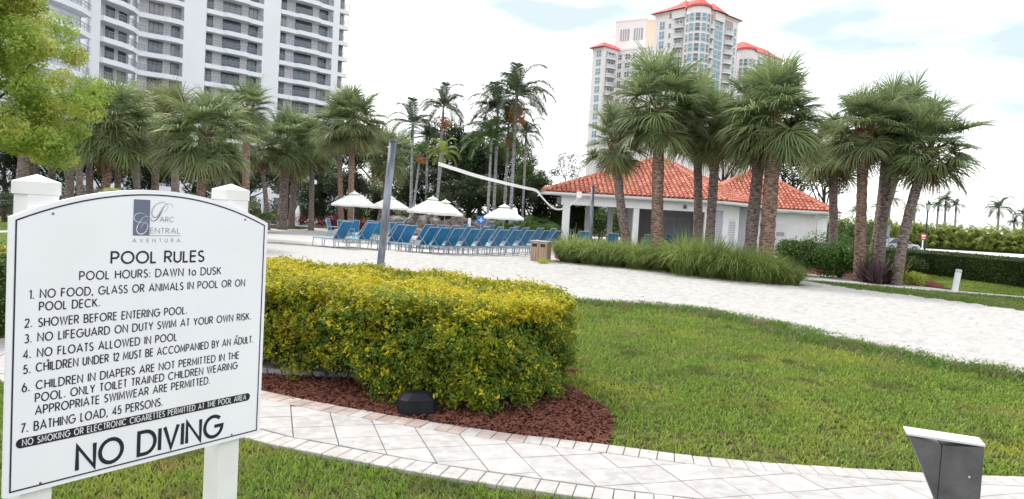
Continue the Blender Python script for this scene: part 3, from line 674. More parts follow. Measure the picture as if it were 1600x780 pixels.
# ------------------------------------------------------------------ the sign
TL = at(16, 339, 2.98); TR = at(418.5, 349, 4.03)
sdir = Vector((TR.x-TL.x, TR.y-TL.y)).normalized(); WID = (Vector(xy(TR))-Vector(xy(TL))).length
ang = math.atan2(sdir.y, sdir.x); SN = Vector((sdir.y, -sdir.x, 0))    # towards camera
zt = (TL.z+TR.z)/2
def on_sign(px, py):
    r = ray(px, py); p0 = Vector((TL.x, TL.y, 0)); t = (p0-CAM).dot(SN)/r.dot(SN); q = CAM+r*t
    return ((Vector((q.x, q.y))-Vector((TL.x, TL.y))).dot(sdir), q.z)
zb = (on_sign(2, 783)[1]+on_sign(399, 677)[1])/2
SB = thing('pool_rules_sign', 'white arched pool rules sign with black lettering on two white posts', 'sign', (TL.x, TL.y, 0), ang)
# local: x along board, y away from the camera, z up
ap_u, ap_z = on_sign(228, 296.5)
def arch(u, inset=0):
    s_ = (u/WID-.5)*2; return zt + (ap_z-zt)*(1-abs(s_)**2.0) - inset
def board(inset, y0, y1, n=28):
    us = [inset+(WID-2*inset)*i/n for i in range(n+1)]
    prof = [(us[0], zb+inset)]+[(u, arch(u, inset*1.03)) for u in us]+[(us[-1], zb+inset)]
    prof.reverse(); k = len(prof)
    mb = MB(); mb.add([(x, y0, z) for x, z in prof]+[(x, y1, z) for x, z in prof],
        [tuple(range(k)), tuple(range(2*k-1, k-1, -1))]+[(i, k+i, k+(i+1) % k, (i+1) % k) for i in range(k)])
    return mb, prof
b, _ = board(0, 0, .022); b.build('board', M['signface'], SB)
# black outline: thin ribbon
ol = MB(); _, prof = board(.022, 0, 0); prof2 = [(x, z) for x, z in prof]+[prof[0]]
Pl = lambda u, v: (u, -.0015, v)
Pl2 = lambda u, v: (u, -.0022, v)
ribbon(ol, prof2, .0065, Pl); ol.build('border_line', M['ink'], SB)
c1 = lambda x, y: on_sign(x/1.56, 280+y/1.56)
def line(t, a, b_, cap, wt=.15, gap=.30, m='ink', place=Pl):
    (u0, v0), (u1, v1) = c1(*a), c1(*b_); v = (v0+v1)/2; h = c1(a[0], a[1]-cap)[1]-v0
    put_text('lettering', m, t, u0, u1, v, h, wt, place, gap)
line('POOL RULES', (271,207), (496,199), 28, .17, .26)
line('POOL HOURS: DAWN to DUSK', (194,245), (538,232), 20, .15)
for t, a, b_, c_ in [('1.',(72,292),(82,291),20), ('NO FOOD, GLASS OR ANIMALS IN POOL OR ON',(98,288),(596,261),20), ('POOL DECK.',(96,319),(242,311),20),
    ('2.',(61,361),(77,360),20), ('SHOWER BEFORE ENTERING POOL.',(94,360),(455,327),20), ('3.',(60,399),(76,398),20), ('NO LIFEGUARD ON DUTY SWIM AT YOUR OWN RISK.',(92,396),(611,341),20),
    ('4.',(57,437),(74,436),20), ('NO FLOATS ALLOWED IN POOL',(91,433),(430,393),20), ('5.',(57,474),(73,473),20), ('CHILDREN UNDER 12 MUST BE ACCOMPANIED BY AN ADULT.',(88,470),(616,397),20),
    ('6.',(54,518),(71,517),21), ('CHILDREN IN DIAPERS ARE NOT PERMITTED IN THE',(88,514),(582,435),20), ('POOL. ONLY TOILET TRAINED CHILDREN WEARING',(86,544),(578,461),20),
    ('APPROPRIATE SWIMWEAR ARE PERMITTED.',(86,574),(511,498),20), ('7.',(51,618),(67,616),21), ('BATHING LOAD, 45 PERSONS.',(83,613),(395,551),21)]:
    line(t, a, b_, c_)
line('NO DIVING', (187,710), (540,623), 58, .165, .24)
# black lozenge
(ua, va), (ub, vb) = c1(38, 651), c1(609, 526); vm = (va+vb)/2; hh = .0165*1.25
bar = MB(); pf = [(ub-hh+hh*math.cos(a_), vm+hh*math.sin(a_)) for a_ in [PI/2-PI*i/10 for i in range(11)]][::-1]+[(ua+hh+hh*math.cos(a_), vm+hh*math.sin(a_)) for a_ in [PI*1.5-PI*i/10 for i in range(11)]][::-1]
bar.add([Pl(u, v) for u, v in pf], [tuple(range(len(pf)))]); bar.build('black_band', M['ink'], SB)
line('NO SMOKING OR ELECTRONIC CIGARETTES PERMITTED AT THE POOL AREA', (54,656), (599,532), 15, .15, .34, 'white', Pl2)
# crest: grey panel, script capitals, small capitals
lg = MB(); qd = [on_sign(*p) for p in ((209.5,311.7),(234.9,312.3),(233,368.3),(207,368))]
u_a, u_b = (qd[0][0]+qd[3][0])/2, (qd[1][0]+qd[2][0])/2; v_a, v_b = (qd[2][1]+qd[3][1])/2, (qd[0][1]+qd[1][1])/2
lg.add([Pl(u_a,v_a), Pl(u_b,v_a), Pl(u_b,v_b), Pl(u_a,v_b)], [(0,1,2,3)]); lg.build('logo_panel', M['logogrey'], SB)
def script(pts, wd, m, nm):
    """smooth stroke through photo pixels of the crest close-up"""
    q = [on_sign(180+x/6, 290+y/6) for x, y in pts]; s_ = smooth(q, .002); mb = MB(); n = len(s_)
    for a_ in range(0, n-1, 4):
        k = a_/max(1, n); wdt = wd*(.35+.9*math.sin(PI*k)**2) if isinstance(wd, float) else wd[0]
        ribbon(mb, [xy2 for xy2 in [(p.x, p.y) for p in s_[a_:a_+5]]], wdt, Pl2)
    mb.build(nm, M[m], SB)
script([(330,298),(300,290),(262,300),(225,345),(200,400),(208,440),(245,455),(285,430),(303,385),(295,352),(262,360),(240,392),(244,410)], .0034, 'white', 'script_letter')
script([(303,300),(290,335),(240,345),(195,335),(175,305),(185,275),(225,258),(270,265),(300,290)], .0022, 'white', 'script_letter')
script([(460,195),(440,235),(415,280),(390,315),(360,333),(335,325),(338,305)], .0042, 'inkgrey', 'script_letter')
script([(455,245),(485,225),(492,190),(470,165),(425,158),(375,185),(345,235),(345,280),(370,300),(405,275),(440,215),(475,178),(515,172),(538,190),(538,215)], .0024, 'inkgrey', 'script_letter')
def sl(t, x0, y0, x1, y1, cap, wt, gap, m):
    u0, v0 = on_sign(180+x0/6, 290+y0/6); u1, v1 = on_sign(180+x1/6, 290+y1/6); h = on_sign(180+x0/6, 290+(y0-cap)/6)[1]-v0
    put_text('lettering', m, t, u0, u1, (v0+v1)/2, h, wt, Pl2, gap)
sl('ARC', 418, 341, 548, 341, 46, .09, .3, 'inkgrey'); sl('ENTRAL', 326, 447, 604, 447, 48, .09, .3, 'inkgrey'); sl('AVENTURA', 162, 531, 606, 531, 34, .10, 1.0, 'inkgrey')
rl_ = MB(); u0, v0 = on_sign(180+315/6, 290+469/6); u1, v1 = on_sign(180+612/6, 290+469/6); rl_.add([Pl(u0,v0-.001),Pl(u1,v0-.001),Pl(u1,v0+.001),Pl(u0,v0+.001)], [(0,1,2,3)]); rl_.build('rule_line', M['inkgrey'], SB)
# screws
for sx, sy in ((83,334),(383,343.5),(63,755),(362,679),(75,563),(370,525)):
    u, v = on_sign(sx, sy); mb = MB(); mb.tube([(u,-.003,v),(u,0,v)], [.0045,.0055], 10); mb.build('screw', M['galv'], SB)
# posts behind the board
for (xa, xb, ytop) in ((37, 102, 277), (345, 395.5, 291)):
    ua_, _ = on_sign(xa, ytop+20); ub_, _ = on_sign(xb, ytop+20); wp = .124; ztop = on_sign((xa+xb)/2, ytop)[1]
    uc = ub_-wp/2-.012
    mb = MB(); mb.box(uc-wp/2, uc+wp/2, .024, .024+wp, 0, ztop-.075); ps = mb.build('post', M['signpost'], SB)
    cm = MB(); e = .008; z0, z1, z2 = ztop-.074, ztop-.02, ztop+.012
    vs = [(uc-wp/2-e,.024-e+.009,z0),(uc+wp/2+e,.024-e+.009,z0),(uc+wp/2+e,.024+wp+e,z0),(uc-wp/2-e,.024+wp+e,z0)]; vs += [(x,y,z1) for x,y,_ in vs]+[(uc,.024+wp/2,z2)]
    cm.add(vs, [(0,3,2,1),(0,1,5,4),(1,2,6,5),(2,3,7,6),(3,0,4,7),(4,5,8),(5,6,8),(6,7,8),(7,4,8)]); cm.build('post_cap', M['signpost'], SB)

# ------------------------------------------------------------------ pedestal bottom right
pd_ = 2.7; pa_ = math.radians(-21); wv_ = Vector((math.cos(pa_), math.sin(pa_), 0)); nv_ = Vector((-wv_.y, wv_.x, 0)); p0_ = at(1538, 699, pd_)
def onped(px, py):
    r = ray(px, py); return CAM + r*((p0_-CAM).dot(nv_)/r.dot(nv_))
c_ = onped(1534, 780)
pe = thing('wedge_pedestal', 'dark grey metal pedestal with a flared left side and a top coloured pale as if sunlit beside the path', 'pedestal', (c_.x, c_.y, 0), pa_)
def Lc(px, py):
    p = onped(px, py); return ((p-c_).dot(wv_), p.z)
A_, B_, C_, D_ = Lc(1420, 680.5), Lc(1538, 699), Lc(1534, 780), Lc(1463, 780)
def slab(prof, y0, y1):
    k = len(prof); mb = MB(); mb.add([(x,y0,z) for x,z in prof]+[(x,y1,z) for x,z in prof], [tuple(range(k)), tuple(range(2*k-1,k-1,-1))]+[(i,k+i,k+(i+1)%k,(i+1)%k) for i in range(k)]); return mb
x_r = B_[0]-.0
slab([(D_[0]+.005, D_[1]), (D_[0]+.006, .0), (C_[0], .0), (x_r, B_[1]), (A_[0]+.115, A_[1]-.022)], 0, .10).build('post', M['pedestal'], pe)
slab([(D_[0]+.003, D_[1]-.02), (A_[0]+.113, A_[1]-.024), (A_[0], A_[1])], .003, .097).build('flared_fin', M['pedestal'], pe)
slab([(A_[0]-.006, A_[1]+.001), (x_r+.002, B_[1]+.002), (x_r+.002, B_[1]+.010), (A_[0]-.008, A_[1]+.009)], -.004, .104).build('top_plate', M['pedtop'], pe)
for (sx, sz) in ((-.04, -.12), (-.055, -.30)):
    mb = MB(); mb.tube([(x_r+sx, -.006, B_[1]+sz), (x_r+sx, 0, B_[1]+sz)], [.003,.004], 8); mb.build('screw', M['pedtop'], pe)

# black flood light box in the mulch
fb = gp(648, 657); fl = thing('flood_light', 'black box flood light lying in the mulch under the hedge', 'light', (fb.x, fb.y+.12, .02), .35)
m_ = MB(); m_.bev(-.16, .16, -.11, .11, .012, .19, .05); m_.build('housing', M['blackbox'], fl)
m_ = MB(); m_.box(-.11,.11,-.115,-.101,.035,.13); m_.build('lens_frame', M['blackbox'], fl)
m_ = MB(); m_.box(-.06,.06,-.02,.02,0,.012); m_.build('foot', M['blackbox'], fl)

# ------------------------------------------------------------------ net poles, net tape
def pole(label, base, topp, r, nm='net_pole'):
    o = thing(nm, label, 'pole', base); t = topp-base
    m_ = MB(); m_.tube([(0,0,0), t*.5, t], r, 14); m_.build('shaft', M['galv'], o, smooth=True)
    m_ = MB(); m_.tube([t, t+t.normalized()*.03], [r*1.12, r*1.0], 14); m_.build('cap', M['galv'], o)
    m_ = MB(); c = t*.985; m_.tube([c+Vector((r,0,0)), c+Vector((r+.06,.02,.03)), c+Vector((r+.10,.03,-.02)), c+Vector((r+.06,.02,-.07))], .008, 6); m_.build('hook', M['galv'], o)
    return o
P1b, P1t = gx(586, 11.5), at(614, 221, 11.5); pole('grey steel net pole leaning behind the golden hedge', P1b, P1t, .058)
P2b, P2t = gx(921, 28.8), at(926.5, 291, 28.8); pole('thin blue grey net pole in front of the cabana porch', P2b, P2t, .07)
wr = MB(); cpt = P1b+(P1t-P1b)*.28
tp = thing('volleyball_net_tape', 'white sagging net tape strung from the leaning pole towards the cabana', 'net tape', P1t)
pts = [at(*a) for a in ((685,256,14),(712,264.5,15.5),(745,275,17.5),(790,286.5,20.5),(820,293.5,23),(838,298,24.6),(846,307,25),(858,320,25.5),(870,327,26),(884,325,26.8),(898,316,27.6),(908,307,28.2))]
pts = [Vector(p) for p in pts]
def cat3(P, n=6):
    out_ = []
    for i in range(len(P)-1):
        a,b,c,d = P[max(i-1,0)],P[i],P[i+1],P[min(i+2,len(P)-1)]
        for k in range(n):
            t = k/n; out_.append(.5*((2*b)+(c-a)*t+(2*a-5*b+4*c-d)*t*t+(3*b-a-3*c+d)*t**3))
    return out_+[P[-1]]
cv = cat3(pts); mb = MB(); n = len(cv); vs = []
for i, p in enumerate(cv):
    hh_ = .034+.014*min(1, i/30)-(.018 if i > 34 else 0)
    tn = (cv[min(i+1,n-1)]-cv[max(i-1,0)]).normalized(); sd_ = Vector((tn.y,-tn.x,0)).normalized(); upv = sd_.cross(tn); upv = upv if upv.z > 0 else -upv
    for (s1, s2) in ((1,1),(1,-1),(-1,-1),(-1,1)): vs.append(p-P1t+upv*hh_*s1+sd_*.006*s2)
mb.add(vs, [(i*4+k, i*4+(k+1)%4, i*4+4+(k+1)%4, i*4+4+k) for i in range(n-1) for k in range(4)]+[(0,1,2,3),((n-1)*4+3,(n-1)*4+2,(n-1)*4+1,(n-1)*4)])
mb.build('tape', M['tape'], tp)
mb = MB(); mb.tube([Vector((.05,0,-.1)), (at(650,243,12.7)-P1t), pts[0]-P1t], .006, 5); mb.build('rope', M['rope'], tp)
mb = MB(); mb.tube([pts[-1]-P1t, at(917,303,28.5)-P1t, at(925,300,28.8)-P1t], .01, 5); mb.build('rope', M['tape'], tp)
mb = MB(); q0 = at(903,306,28)-P1t; mb.box(q0.x-.05,q0.x+.14,q0.y-.01,q0.y+.01,q0.z-.08,q0.z+.16); mb.build('end_patch', M['tape'], tp)

# ------------------------------------------------------------------ palms
def strip(V, F, pts, w0, w1, side, mid=None):
    """tapered ribbon along pts"""
    b = len(V); n = len(pts)
    for i, p in enumerate(pts):
        k = i/(n-1); ww = (w0+(w1-w0)*k) if mid is None else (w0*(1-k)+w1*k+mid*math.sin(PI*min(1,k*1.15)))
        sdd = side(i) if callable(side) else side
        V.append(p-sdd*ww/2); V.append(p+sdd*ww/2)
    for i in range(n-1): F.append((b+2*i, b+2*i+1, b+2*i+3, b+2*i+2))
def fan_frond(elev, seed):
    r_ = random.Random(seed); V = []; F = []; e = math.radians(elev); hi = max(0, elev)/82
    p = Vector((0,0,0)); d = Vector((math.cos(e), 0, math.sin(e))); pts = [p.copy()]
    Lp = r_.uniform(.70, .95)+.08*hi
    for i in range(4):
        p = p+d*(Lp/4); pts.append(p.copy()); d = (d+Vector((0,0,-.09+.07*hi))).normalized()
    strip(V, F, pts, .05, .03, Vector((0,1,0)))
    s_ = Vector((0,1,0)); up = d.cross(s_); up = -up if up.z < 0 else up
    nl = 40
    for k in range(nl):
        a = math.radians(-132+264*k/(nl-1)); ln = (.62+.42*math.cos(a*.5))*r_.uniform(.9,1.08)*.98
        dirv = (d*math.cos(a)+s_*math.sin(a)+up*(.30*abs(math.sin(a))+r_.uniform(-.12,.12))).normalized(); q = p.copy(); ps = [q.copy()]; st = ln/4
        g_ = r_.uniform(.14, .55)*(1-.25*hi)
        for i in range(4):
            q = q+dirv*st; ps.append(q.copy()); dirv = (dirv+Vector((0,0,-g_*(.25+i*.75)))).normalized()
        tn = (ps[1]-ps[0]).normalized(); sd_ = up.cross(tn).normalized()
        tw_ = r_.uniform(-.7,.7); sd_ = (sd_*math.cos(tw_)+up*math.sin(tw_))
        strip(V, F, ps, .024, .004, sd_, .024)
    return V, F
def pin_frond(elev, seed, L_=2.3, leaf=.55, nl=38, droop=.28, hang=.55, wd=.062):
    r_ = random.Random(seed); V = []; F = []; e = math.radians(elev)
    p = Vector((0,0,0)); d = Vector((math.cos(e),0,math.sin(e))); pts = [p.copy()]; ds = [d.copy()]
    N_ = 10
    for i in range(N_):
        p = p+d*(L_/N_); pts.append(p.copy()); d = (d+Vector((0,0,-droop*(.35+i*.13)))).normalized(); ds.append(d.copy())
    strip(V, F, pts, .06, .012, Vector((0,1,0)))
    for k in range(nl):
        t = .12+.86*k/(nl-1); fi = t*N_; i = min(int(fi), N_-1); q0 = pts[i].lerp(pts[i+1], fi-i); dd = ds[i]
        ln = leaf*math.sin(PI*(.12+.82*t))**.6*r_.uniform(.85,1.1)
        for sg in (-1, 1):
            s_ = Vector((0,sg,0)); up = dd.cross(Vector((0,1,0))); up = -up if up.z < 0 else up
            dv_ = (s_*.8+dd*.55+up*r_.uniform(.05,.4)).normalized(); q = q0.copy(); ps = [q.copy()]
            for j in range(3):
                q = q+dv_*(ln/3); ps.append(q.copy()); dv_ = (dv_+Vector((0,0,-hang*(.5+j)))).normalized()
            strip(V, F, ps, wd*.6, .004, (dd*.8+up*.3).normalized(), wd*.5)
    return V, F
def mk(vf, name, m): 
    V, F = vf; return npmesh(name, [tuple(v) for v in V], F, m)
FAN = {}
for cls, elv in enumerate((80, 56, 34, 12, -12, -38)):
    for vr in range(3):
        vf = fan_frond(elv, 100+cls*7+vr)
        for key, m in (('g', M['frond']), ('o', M['frondol'])): FAN[(cls, vr, key)] = mk(vf, 'frond', m)
vfd = fan_frond(-58, 77); FAN['dead'] = mk(vfd, 'dead_frond', M['frondd'])
def trunk_mesh(base, topp, r0, r1, mt, bend=0, seed=0, boots=True):
    """in local space of base; base at origin"""
    t = topp-base; n = 26; pts = []; rad = []; r_ = random.Random(seed)
    side = Vector((1,0,0))
    for i in range(n+1):
        k = i/n; p = t*k + side*(bend*math.sin(PI*k)*t.length); pts.append(p)
        rr = r0+(r1-r0)*k; rr *= 1+.10*math.exp(-k*14)*2
        rr *= 1+(.035 if i % 2 else -.025)*(1 if boots else .3)+r_.uniform(-.03,.03)
        rad.append(rr)
    mb = MB(); mb.tube(pts, rad, 12, jit=.08 if boots else .02, seed=seed); return mb
def sabal(label, pxb, d, pxt, pyt, rpx, wpx=15, bend=0, seed=0, n=40, key='g', mt='trunk', dead=4, group=None):
    base = gx(pxb, d); topp = at(pxt, pyt, d); sc = rpx*d/FPX/1.72
    o = thing('sabal_palm', label, 'palm tree', base, 0, group)
    r0 = wpx*d/FPX/2; trunk_mesh(base, topp, r0*1.08, r0*.92, M[mt], bend, seed).build('trunk', M[mt], o, smooth=True)
    r_ = random.Random(seed*31+5); t = topp-base
    mb = MB()
    for i in range(26):
        a = r_.uniform(0, 2*PI); zz = r_.uniform(-.55,.12); dv_ = Vector((math.cos(a), math.sin(a), 0)); p0 = t+Vector((0,0,zz))+dv_*r0*.7
        mb.tube([p0, p0+dv_*.14+Vector((0,0,.16)), p0+dv_*.22+Vector((0,0,.36))], [.055,.04,.02], 4)
    mb.build('leaf_boots', M['boot'], o)
    n = int(n*1.12)
    for i in range(n):
        # distribute over classes: many at mid/low angles
        c = [0,1,1,2,2,2,3,3,3,4,4,4,4,5,5,5][int(i*16/n)]
        a = i*2.39996+r_.uniform(-.35,.35)
        kk = key if not (c >= 4 and r_.random() < .25) else 'o'
        f = link('frond', FAN[(c, r_.randrange(3), kk)], o, t+Vector((0,0,.09*(2.5-c))), (r_.uniform(-.22,.22), r_.uniform(-.22,.22), a), (sc*r_.uniform(.74,1.14),)*3)
    for i in range(dead):
        link('dead_frond', FAN['dead'], o, t-Vector((0,0,.1)), (r_.uniform(-.2,.2), r_.uniform(-.1,.25), r_.uniform(0,2*PI)), (sc*.8,)*3)
    return o
# in front of the cabana and on the right
R_ = 'trunkred'
sabal('sabal palm with a slim leaning dark trunk left of the porch middle, lower crown', 986, 28, 962, 225, 66, 14, -.02, 1, 34, dead=3)
sabal('tall full crowned sabal palm with a rusty trunk before the cabana roof peak', 1025, 27, 1030, 168, 92, 18, 0, 2, 54, mt=R_)
sabal('sabal palm with a bent dark trunk just right of the roof peak palm', 1088, 29, 1088, 192, 76, 13, .012, 3, 40)
sabal('sabal palm with a straight dark trunk at the cabana corner', 1105, 28, 1121, 200, 74, 14, 0, 4, 38)
sabal('sabal palm with a grey brown trunk leaning right between the two roofs', 1168, 26, 1192, 183, 84, 18, 0, 5, 46)
sabal('thick orange brown trunked sabal palm before the second roof', 1194, 25, 1212, 188, 98, 22, 0, 6, 56, mt=R_)
sabal('small shaded sabal palm behind the right end of the cabana', 1301, 36, 1300, 238, 66, 13, .01, 7, 36, 'o')
sabal('upright sabal palm with reddish trunk, left of the right hand group', 1342, 27, 1350, 205, 74, 16, 0, 8, 44, mt=R_)
sabal('dark slender sabal palm in the middle of the right hand group', 1361, 30, 1386, 205, 64, 12, .01, 9, 38)
sabal('sabal palm with bark strips on its trunk in the right hand group', 1370, 27.5, 1392, 195, 70, 16, 0, 10, 40)
sabal('sabal palm topping the right hand group, trunk hidden behind the others', 1352, 32, 1418, 185, 66, 12, .02, 18, 38)
sabal('rightmost sabal palm with a smooth grey trunk curving right', 1400, 26, 1452, 232, 84, 15, -.03, 11, 46, mt='trunk')
# left grove
sabal('thick rough trunked palm at the far left under the lime green tree', 32, 36, 48, 165, 60, 22, 0, 20, 30, mt='trunk')
sabal('palm trunk leaning left behind the left sign post', 62, 38, 48, 180, 52, 13, 0, 21, 26)
sabal('short palm standing above the left sign post', 80, 40, 82, 205, 48, 11, 0, 22, 26, 'o')
sabal('dark palm between the left sign post and the leaning brown trunk', 106, 36, 112, 205, 58, 12, 0, 23, 32, 'o')
sabal('slim palm just right of the left sign post', 127, 33, 121, 195, 62, 10, 0, 24, 36, 'o')
sabal('sabal palm with an orange brown leaning trunk behind the sign arch', 156, 28, 176, 200, 88, 13, 0, 25, 54, mt=R_)
sabal('shaded palm right of the orange leaning trunk', 182, 40, 186, 215, 50, 9, 0, 26, 28)
sabal('olive crowned palm behind the logo end of the sign', 240, 40, 246, 200, 62, 11, 0, 27, 38, 'o')
sabal('grey trunked palm between the two big leaning palms of the grove', 275, 36, 272, 190, 60, 12, 0, 28, 38, 'o')
sabal('full crowned sabal palm leaning right above the sign top', 305, 28, 323, 215, 86, 14, 0, 29, 56, mt=R_)
sabal('slim dark palm right behind the full crowned leaning palm', 338, 42, 342, 225, 46, 8, .01, 30, 28)
sabal('tall straight sabal palm rising above the grove beside the tower bays', 383, 36, 386, 172, 50, 11, 0, 31, 44, mt=R_)
sabal('thin grey palm right of the tall straight palm', 418, 44, 405, 235, 45, 7, .02, 32, 28)
sabal('thick trunked sabal palm on the round grass island by the pool', 440, 46, 448, 225, 60, 13, 0, 33, 46, mt='trunk')
sabal('palm leaning just behind the grass island palm', 455, 49, 462, 245, 48, 9, 0, 34, 30)
sabal('left one of the paired palms beside the first umbrella', 534, 43, 529, 200, 52, 8, 0, 35, 42, mt=R_)
sabal('right one of the paired palms beside the first umbrella', 547, 42, 551, 192, 62, 9, 0, 36, 50, mt=R_)
sabal('leaning palm with shaggy low crown behind the net pole', 588, 45, 607, 245, 50, 9, .03, 37, 38, mt='trunk')

sabal('olive palm filling the canopy between the orange leaning trunk and the sign logo', 215, 38, 212, 192, 58, 10, 0, 40, 40, 'o')
sabal('palm filling the canopy left of the orange leaning trunk', 140, 38, 140, 185, 58, 10, 0, 41, 40)
sabal('low palm just left of the paired palms', 486, 47, 488, 228, 46, 8, 0, 42, 36)
# feather palms
PIN = {}
for cls, elv in enumerate((75, 50, 25, 0)):
    for key, m in (('d', 'pinn'), ('y', 'pinny'), ('g', 'pinng')):
        PIN[(cls, key)] = mk(pin_frond(elv, 300+cls, droop=.30-.02*cls), 'frond', M[m])
def feather(label, pxb, d, pxt, pyt, rpx, wpx=5, key='d', n=15, seed=0, fruit=False, nm='feather_palm', group=None, bend=0):
    base = gx(pxb, d); topp = at(pxt, pyt, d); sc = rpx*d/FPX/1.9; t = topp-base
    o = thing(nm, label, 'palm tree', base, 0, group); r0 = wpx*d/FPX/2
    trunk_mesh(base, topp, r0*1.1, r0*.75, None, bend, seed, False).build('trunk', M['trunkgrey'], o, smooth=True)
    r_ = random.Random(seed*17+3)
    mb = MB(); mb.tube([t-Vector((0,0,.9*sc)), t], [r0*.9, r0*.5], 8); mb.build('crown_shaft', M['pinng'] if key != 'd' else M['petiole'], o, smooth=True)
    n = int(n*1.35)
    for i in range(n):
        c = [0,1,1,2,2,2,3,3][int(i*8/n)]
        link('frond', PIN[(c, key)], o, t, (r_.uniform(-.15,.15), r_.uniform(-.15,.15), i*2.39996+r_.uniform(-.3,.3)), (sc*r_.uniform(.85,1.1),)*3)
    if fruit:
        V, F = leafmass([(t.x, t.y, t.z-.9*sc), (t.x+.2, t.y-.2, t.z-1.1*sc)], [.5*sc,.45*sc], 700, .06, seed, 1.0); link('fruit_cluster', npmesh('fruit_cluster', V, F, M['fruit']), o, kind='stuff')
    return o
feather('leftmost feather palm against the sky behind the umbrellas', 641, 54, 645, 195, 42, 5, 'd', 13, 1)
feather('feather palm with a high open crown, second against the sky', 680, 54, 693, 168, 42, 4.5, 'd', 13, 2, True)
feather('feather palm with drooping dark crown between two taller ones', 665, 56, 668, 215, 40, 4, 'd', 12, 3)
feather('short thin palm with a brownish head behind the third umbrella', 641, 50, 657, 238, 22, 4, 'g', 12, 4, True)
feather('young palm with a yellow green head behind the umbrellas', 676, 50, 692, 240, 30, 4, 'y', 14, 5)
feather('tallest feather palm with orange fruit under its crown', 796, 50, 807, 150, 58, 5.5, 'd', 18, 6, True)
feather('feather palm with a wide crown left of the tallest one', 770, 52, 778, 172, 52, 5, 'd', 14, 7)
feather('lower feather palm hiding among the tallest cluster', 786, 53, 795, 195, 46, 5, 'd', 14, 8, True)
feather('bushy shorter palm with olive drooping fronds in the tall cluster', 760, 50, 768, 218, 48, 5, 'g', 16, 9)
feather('slender feather palm at the right side of the tall cluster', 815, 55, 822, 210, 36, 4, 'd', 11, 10)

# ------------------------------------------------------------------ broadleaf trees
def crown_variant(seed, n, size, mt, wide=1.0):
    r_ = random.Random(seed); C = []; Rr = []
    for i in range(22):
        a = r_.uniform(0,2*PI); rr = r_.uniform(.15,.8)*wide; zz = r_.uniform(-.55,.65)
        rr *= math.sqrt(max(.1, 1-(zz*.9)**2)); C.append((rr*math.cos(a), rr*math.sin(a), zz)); Rr.append(r_.uniform(.2,.38))
    return npmesh('crown', *leafmass(C, Rr, n, size, seed, .8), mt)
CR = {'dark': [crown_variant(s_, 9000, .035, M['leafdark']) for s_ in (1,2,3)], 'mid': [crown_variant(9, 8000, .035, M['leafmid'])],
      'bright': [crown_variant(5, 6500, .04, M['leafbright'])], 'sparse': [crown_variant(6, 1500, .035, M['leafdark'])]}
def tree(label, pxb, d, pxc, pyc, rw, rh, kind='dark', seed=0, tr=.2, nm='broadleaf_tree'):
    base = gx(pxb, d); c = at(pxc, pyc, d)-base; k = d/FPX
    o = thing(nm, label, 'tree', base); r_ = random.Random(seed)
    mb = MB(); mb.tube([(0,0,0), (c.x*.3+r_.uniform(-.2,.2),0,c.z*.4), c*.8], [tr*1.3, tr, tr*.5], 7); 
    for i in range(7):
        a = r_.uniform(0,2*PI); e_ = Vector((math.cos(a)*rw*k*.7, math.sin(a)*rw*k*.7, r_.uniform(-.3,.6)*rh*k)); s0 = c*r_.uniform(.35,.75)
        mb.tube([s0, s0.lerp(c+e_, .5)+Vector((0,0,-.1)), c+e_], [tr*.45, tr*.3, tr*.1], 5)
    mb.build('trunk', M['bark'], o)
    me = CR[kind][seed % len(CR[kind])]
    link('crown', me, o, c, (0,0,r_.uniform(0,6)), (rw*k, rw*k, rh*k), kind='stuff'); return o
T_ = [
 ('dark dense tree behind the paired palms and first umbrella', 500, 62, 500, 250, 62, 62), ('dark tree behind the net pole top', 590, 64, 580, 240, 55, 60),
 ('dark rounded tree behind the second umbrella', 640, 62, 632, 262, 50, 55), ('tall dark tree between the feather palms', 700, 64, 705, 245, 62, 62),
 ('dark tree under the tallest feather palm', 750, 62, 752, 265, 55, 62), ('dark tree left of the bright green one', 790, 63, 792, 262, 45, 60),
 ('shaded tree behind the grass island palm', 455, 66, 440, 275, 60, 50), ('shaded tree behind the tall straight palm', 380, 66, 375, 285, 58, 45),
 ('shaded tree behind the full crowned leaning palm', 300, 66, 305, 270, 60, 50), ('shaded tree behind the logo end of the sign', 230, 64, 235, 265, 58, 50),
 ('shaded tree behind the orange leaning palm', 160, 62, 160, 260, 62, 55), ('shaded tree above the left sign post', 80, 58, 85, 240, 68, 62), ('shaded tree at the far left edge', 10, 56, 5, 250, 60, 70),
 ('low spreading dark tree behind the blue sign', 770, 56, 775, 312, 52, 32), ('low spreading dark tree beside the cabana left corner', 835, 58, 838, 318, 46, 30), ('low spreading tree behind the front umbrella pair', 700, 55, 700, 318, 48, 28),
 ('low spreading tree behind the net pole', 610, 57, 612, 312, 50, 30), ('dark tree right behind the feather palm trunks', 730, 66, 735, 285, 55, 45), ('dark low tree left of the first umbrella', 505, 60, 500, 305, 50, 30),
 ('low dark tree between the first two umbrellas', 560, 58, 556, 292, 50, 34), ('low dark tree behind the third umbrella', 660, 58, 668, 292, 55, 34), ('low dark tree behind the boulders', 735, 57, 735, 300, 55, 34),
]
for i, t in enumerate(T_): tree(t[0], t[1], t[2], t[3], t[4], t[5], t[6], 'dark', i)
tree('bright green tree right of the tall feather palms', 820, 60, 818, 262, 24, 42, 'bright', 1)
tree('sparse airy tree against the sky left of the cabana roof', 888, 58, 888, 262, 30, 36, 'sparse', 2, .1)
tree('dark tree behind the gap between the cabana roofs', 1130, 68, 1130, 230, 55, 52, 'dark', 1)
tree('large dark tree behind the second cabana roof', 1235, 68, 1240, 250, 75, 60, 'dark', 2)
tree('dark tree behind the small shaded palm', 1285, 66, 1290, 265, 52, 52, 'dark', 3)
tree('dark branch clump hanging at the far right edge', 1645, 30, 1630, 300, 26, 26, 'dark', 4, .08)
